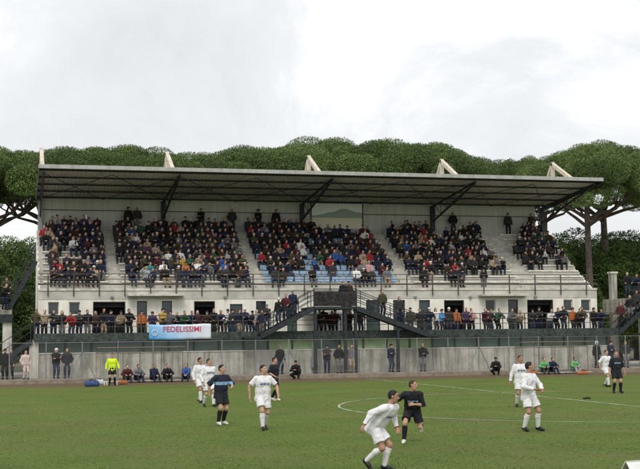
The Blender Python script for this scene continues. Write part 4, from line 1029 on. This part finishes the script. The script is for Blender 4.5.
p = onz(587, 399); gq = random.Random(3); cl = []  # small dark lump near the halfway line
for k in range(9): cl.append(cone((gq.uniform(-.11, .11), gq.uniform(-.06, .06), .01), (gq.uniform(-.11, .11), gq.uniform(-.06, .06), .02), .03, .045, .04))
vs, q, mi = polygonize(cl, .014, foldnoise(.006, 1.), [((0, 0, -.002), V(0, 0, -1))])
tag(link('dark_lump', np_mesh('dark_lump', vs, q, mi, [mat('dark_lump_tone', (.02, .018, .013), .8, .3, 9)]), None, (p[0], p[1], 0.002)), 'small dark lump lying near the halfway line', 'mud')

# ---------------------------------------------------------------- trees
def leaf_mesh(name, clumps, per, size, m, seed, flat=.5, core=.55):
    g = np.random.default_rng(seed); vs = []
    for (c, r) in clumps:
        n = int(per*(r[0]*r[1]+r[0]*r[2]+r[1]*r[2])/3)
        d = g.normal(size=(n, 3)); d /= np.linalg.norm(d, axis=1)[:, None]
        p = c+d*r*(core+(1.06-core)*g.random((n, 1))**.6)
        a = g.normal(size=(n, 3)); a /= np.linalg.norm(a, axis=1)[:, None]
        b = np.cross(a, d+.4*g.normal(size=(n, 3))); b /= np.linalg.norm(b, axis=1)[:, None]+1e-9
        s = size*(.6+.8*g.random((n, 1)))
        vs.append(np.stack([p-a*s*.32, p+a*s*.32, p+b*s*.8+d*s*.75], 1).reshape(-1, 3))
    vs = np.concatenate(vs); q = np.arange(len(vs)).reshape(-1, 3)
    me = np_mesh(name, vs, q, np.zeros(len(q)), [m]); me.polygons.foreach_set('use_smooth', np.zeros(len(q), bool)); return me
def pine_proto(seed, H=18., R=7.5, thick=3.6, bare=.0):
    g = random.Random(seed); zc = H-thick
    clumps = []; tips = []
    for k in range(78):
        rr = R*math.sqrt(g.random())*.98; t = g.random()*2*math.pi
        x, y = rr*math.cos(t)*g.uniform(.9, 1.05), rr*math.sin(t)
        top = zc+thick*(1-(rr/R)**2*.62)-g.uniform(.2, .9); s = g.uniform(.75, 1.75)*(1.1-.25*rr/R)
        clumps.append((np.array([x, y, top-s*.4]), np.array([s*1.1, s*1.1, s*.78])))
        if k % 5 == 0:
            clumps.append((np.array([x*.95, y*.95, top-s*1.5-g.uniform(0, .6)]), np.array([s*.9, s*.9, s*.45])))
    crown = leaf_mesh('crown', clumps, 1900, .105, pine_f, seed, core=.74)
    tm = MB(); lean = g.uniform(-.5, .5); zb = zc-1.2
    pts = [(0,0,-.1), (.05*lean, 0, zb*.3), (.3*lean, .1, zb*.65), (.5*lean, .15, zb)]
    tm.tube(pts, [.48, .40, .33, .27], 10)
    lm = MB(); base = Vector(pts[-1])
    for k in range(9):
        t = 2*math.pi*k/9+g.uniform(-.2, .2); rr = R*g.uniform(.55, .85); st = Vector(pts[2]).lerp(base, g.uniform(.55, 1))
        e_ = Vector((rr*math.cos(t), rr*math.sin(t), zc+thick*.15-g.uniform(0, .8)))
        md_ = st.lerp(e_, .55)+Vector((0, 0, -.5)); lm.tube([tuple(st), tuple(st.lerp(md_, .5)+Vector((g.uniform(-.2,.2), g.uniform(-.2,.2), .1))), tuple(md_), tuple(md_.lerp(e_, .6)+Vector((g.uniform(-.3,.3), g.uniform(-.3,.3), .2))), tuple(e_)], [.17, .14, .11, .08, .04], 6)
        for s in range(2):
            e2 = e_+Vector((g.uniform(-1.6, 1.6), g.uniform(-1.6, 1.6), g.uniform(.2, 1.)))
            lm.tube([tuple(md_), tuple(md_.lerp(e2, .5)+Vector((0, 0, -.15))), tuple(e2)], [.08, .06, .03], 5)
    return crown, tm.mesh('trunk', bark), lm.mesh('limb', bark)
def oak_proto(seed, H=9.5, R=3.6):
    g = random.Random(seed); clumps = []
    for k in range(75):
        d = Vector((g.gauss(0, 1), g.gauss(0, 1), g.gauss(0, 1))).normalized(); f_ = g.uniform(.55, 1.0); s = g.uniform(.6, 1.15)
        clumps.append((np.array([d.x*R*f_, d.y*R*f_, H*.55+d.z*H*.45*f_]), np.array([s*1.1, s*1.1, s*.9])))
    crown = leaf_mesh('crown', clumps, 1300, .125, oak_f, seed, core=.75)
    tm = MB(); tm.tube([(0,0,-.1), (.1,0,H*.2), (.15,.1,H*.45)], [.3, .24, .14], 8)
    lm = MB()
    for k in range(7):
        t = 2*math.pi*k/7; lm.tube([(.12,.05,H*.3), (R*.4*math.cos(t), R*.4*math.sin(t), H*.5), (R*.75*math.cos(t), R*.75*math.sin(t), H*.65)], [.11, .07, .03], 6)
    return crown, tm.mesh('trunk', bark2), lm.mesh('limb', bark2)
pines = [pine_proto(s) for s in (11, 12, 13)]; oaks = [oak_proto(s) for s in (31, 32, 33)]
def tree(pr, name, px, ytop, depth, Hn, label, group, wx=1., rz=None, zs=None):
    p = ony(px, 250, depth); ztop = ony(px, ytop, depth)[2]; s = ztop/Hn
    o = tag(empty(name, (p[0], depth, 0), rz if rz is not None else rnd.random()*6.28), label, 'tree', group); o.scale = (s*wx, s*wx, s)
    for nm, me in zip(('crown', 'trunk', 'limb'), pr): link(nm, me, o)
    return o
PT = 'umbrella pine with broad flat crown '
for k, (q, yt, dp, wx, wh) in enumerate([
        (-12,150,106,1.0,'rising beyond the platform by pale pier'), (48,150.5,108,1.0,'behind the roof end by pale pier'), (104,148.5,112,.95,'behind the roof near pale pier end'), (162,154,110,.95,'behind the roof stay above the banner'),
        (214,153,113,1.0,'behind the roof over the crowded banner block'), (262,151,110,.95,'behind the roof beside the middle stay'), (318,143.5,112,1.0,'tall behind the roof over blue seats'), (365,141,115,1.05,'tallest behind the roof over framed panel'),
        (415,145,112,.9,'behind the roof before the fourth stay'), (448,154,116,.75,'small behind the fourth roof stay'), (498,160.5,118,.9,'low behind the roof between last two stays'), (545,159,114,.6,'low behind the last roof stay'), (706,158,110,.9,'beyond the platform by the pines')]):
    tree(pines[k % 3], 'umbrella_pine', q, yt, dp, 18., PT+wh, 'umbrella pines behind the stand', wx)
tree(pines[0], 'umbrella_pine', 589, 147.5, 96, 18., 'umbrella pine with bare straight trunk rising beside the roof end', 'umbrella pines behind the stand', .82, .6)
tree(pines[1], 'umbrella_pine', 607, 144.5, 99, 18., 'umbrella pine with bare trunk just behind the roof-end pine', 'umbrella pines behind the stand', .86, 2.2)
k = 0
OT = 'dense dark evergreen tree '
for q, yt, dp, wx, wh in [(-14,241,92,1.1,'at the platform by pale pier'),(8,239,94,1.1,'beside the terrace end steps'),(28,243,96,1.,'against the terrace end by pale pier'),(-30,250,90,1.2,'behind the raised platform crowd'),
        (560,236,100,1.1,'against the terrace end by the pines'),(578,235,103,1.1,'behind the roof-end pine trunk'),(598,235,101,1.1,'between two pine trunks'),(618,234,104,1.1,'beyond the second pine trunk'),(638,236,102,1.1,'behind the tall pale pillar'),(656,235,103,1.1,'beyond the tall pale pillar'),(548,262,106,1.0,'low behind the terrace end by pines'),(610,246,107,1.1,'in the low row beyond pine trunks'),(634,250,108,1.1,'in the low row behind platform')]:
    tree(oaks[k % 3], 'evergreen_tree', q, yt, dp, 9.6, OT+wh, 'evergreens behind the stand ends', wx); k += 1

# ---------------------------------------------------------------- standing blades that roughen the nearer turf
g = np.random.default_rng(5)
n = 90000
yy = 16+50*g.random(n)**1.5; w0 = ray(0, 440); w1 = ray(640, 440)
xx = (w0[0]/w0[1]+(w1[0]/w1[1]-w0[0]/w0[1])*(-.06+1.12*g.random(n)))*yy
patch = np.sin(xx*1.7+np.sin(yy*.9)*2)*np.sin(yy*1.3+xx*.6)+.6*np.sin(xx*4.1-yy*2.3)*np.sin(yy*3.7+1)
keep = g.random(n) < np.clip(.5+.4*patch, .08, 1)*np.clip((66-yy)/30, 0, 1); xx, yy = xx[keep], yy[keep]; n = len(xx)
th = g.random(n)*6.283; h = .008+.014*g.random(n); wd_ = .010+.012*g.random(n)
base = np.stack([xx, yy, np.full(n, -.002)], 1); sd_ = np.stack([np.cos(th), np.sin(th), np.zeros(n)], 1)*wd_[:, None]
tip = base+np.stack([g.normal(0, .014, n), g.normal(0, .014, n), h], 1)
vs = np.stack([base-sd_, base+sd_, tip], 1).reshape(-1, 3); q = np.arange(len(vs)).reshape(-1, 3)
blade = mat('grass_blade', (.132, .200, .042), .85, .22, .5, island=.22, col2=(.150, .222, .046), spec=.1)
tag(link('grass', np_mesh('grass', vs, q, np.zeros(len(q)), [blade])), 'short uneven grass blades standing on the pitch', 'grass', kind='stuff')
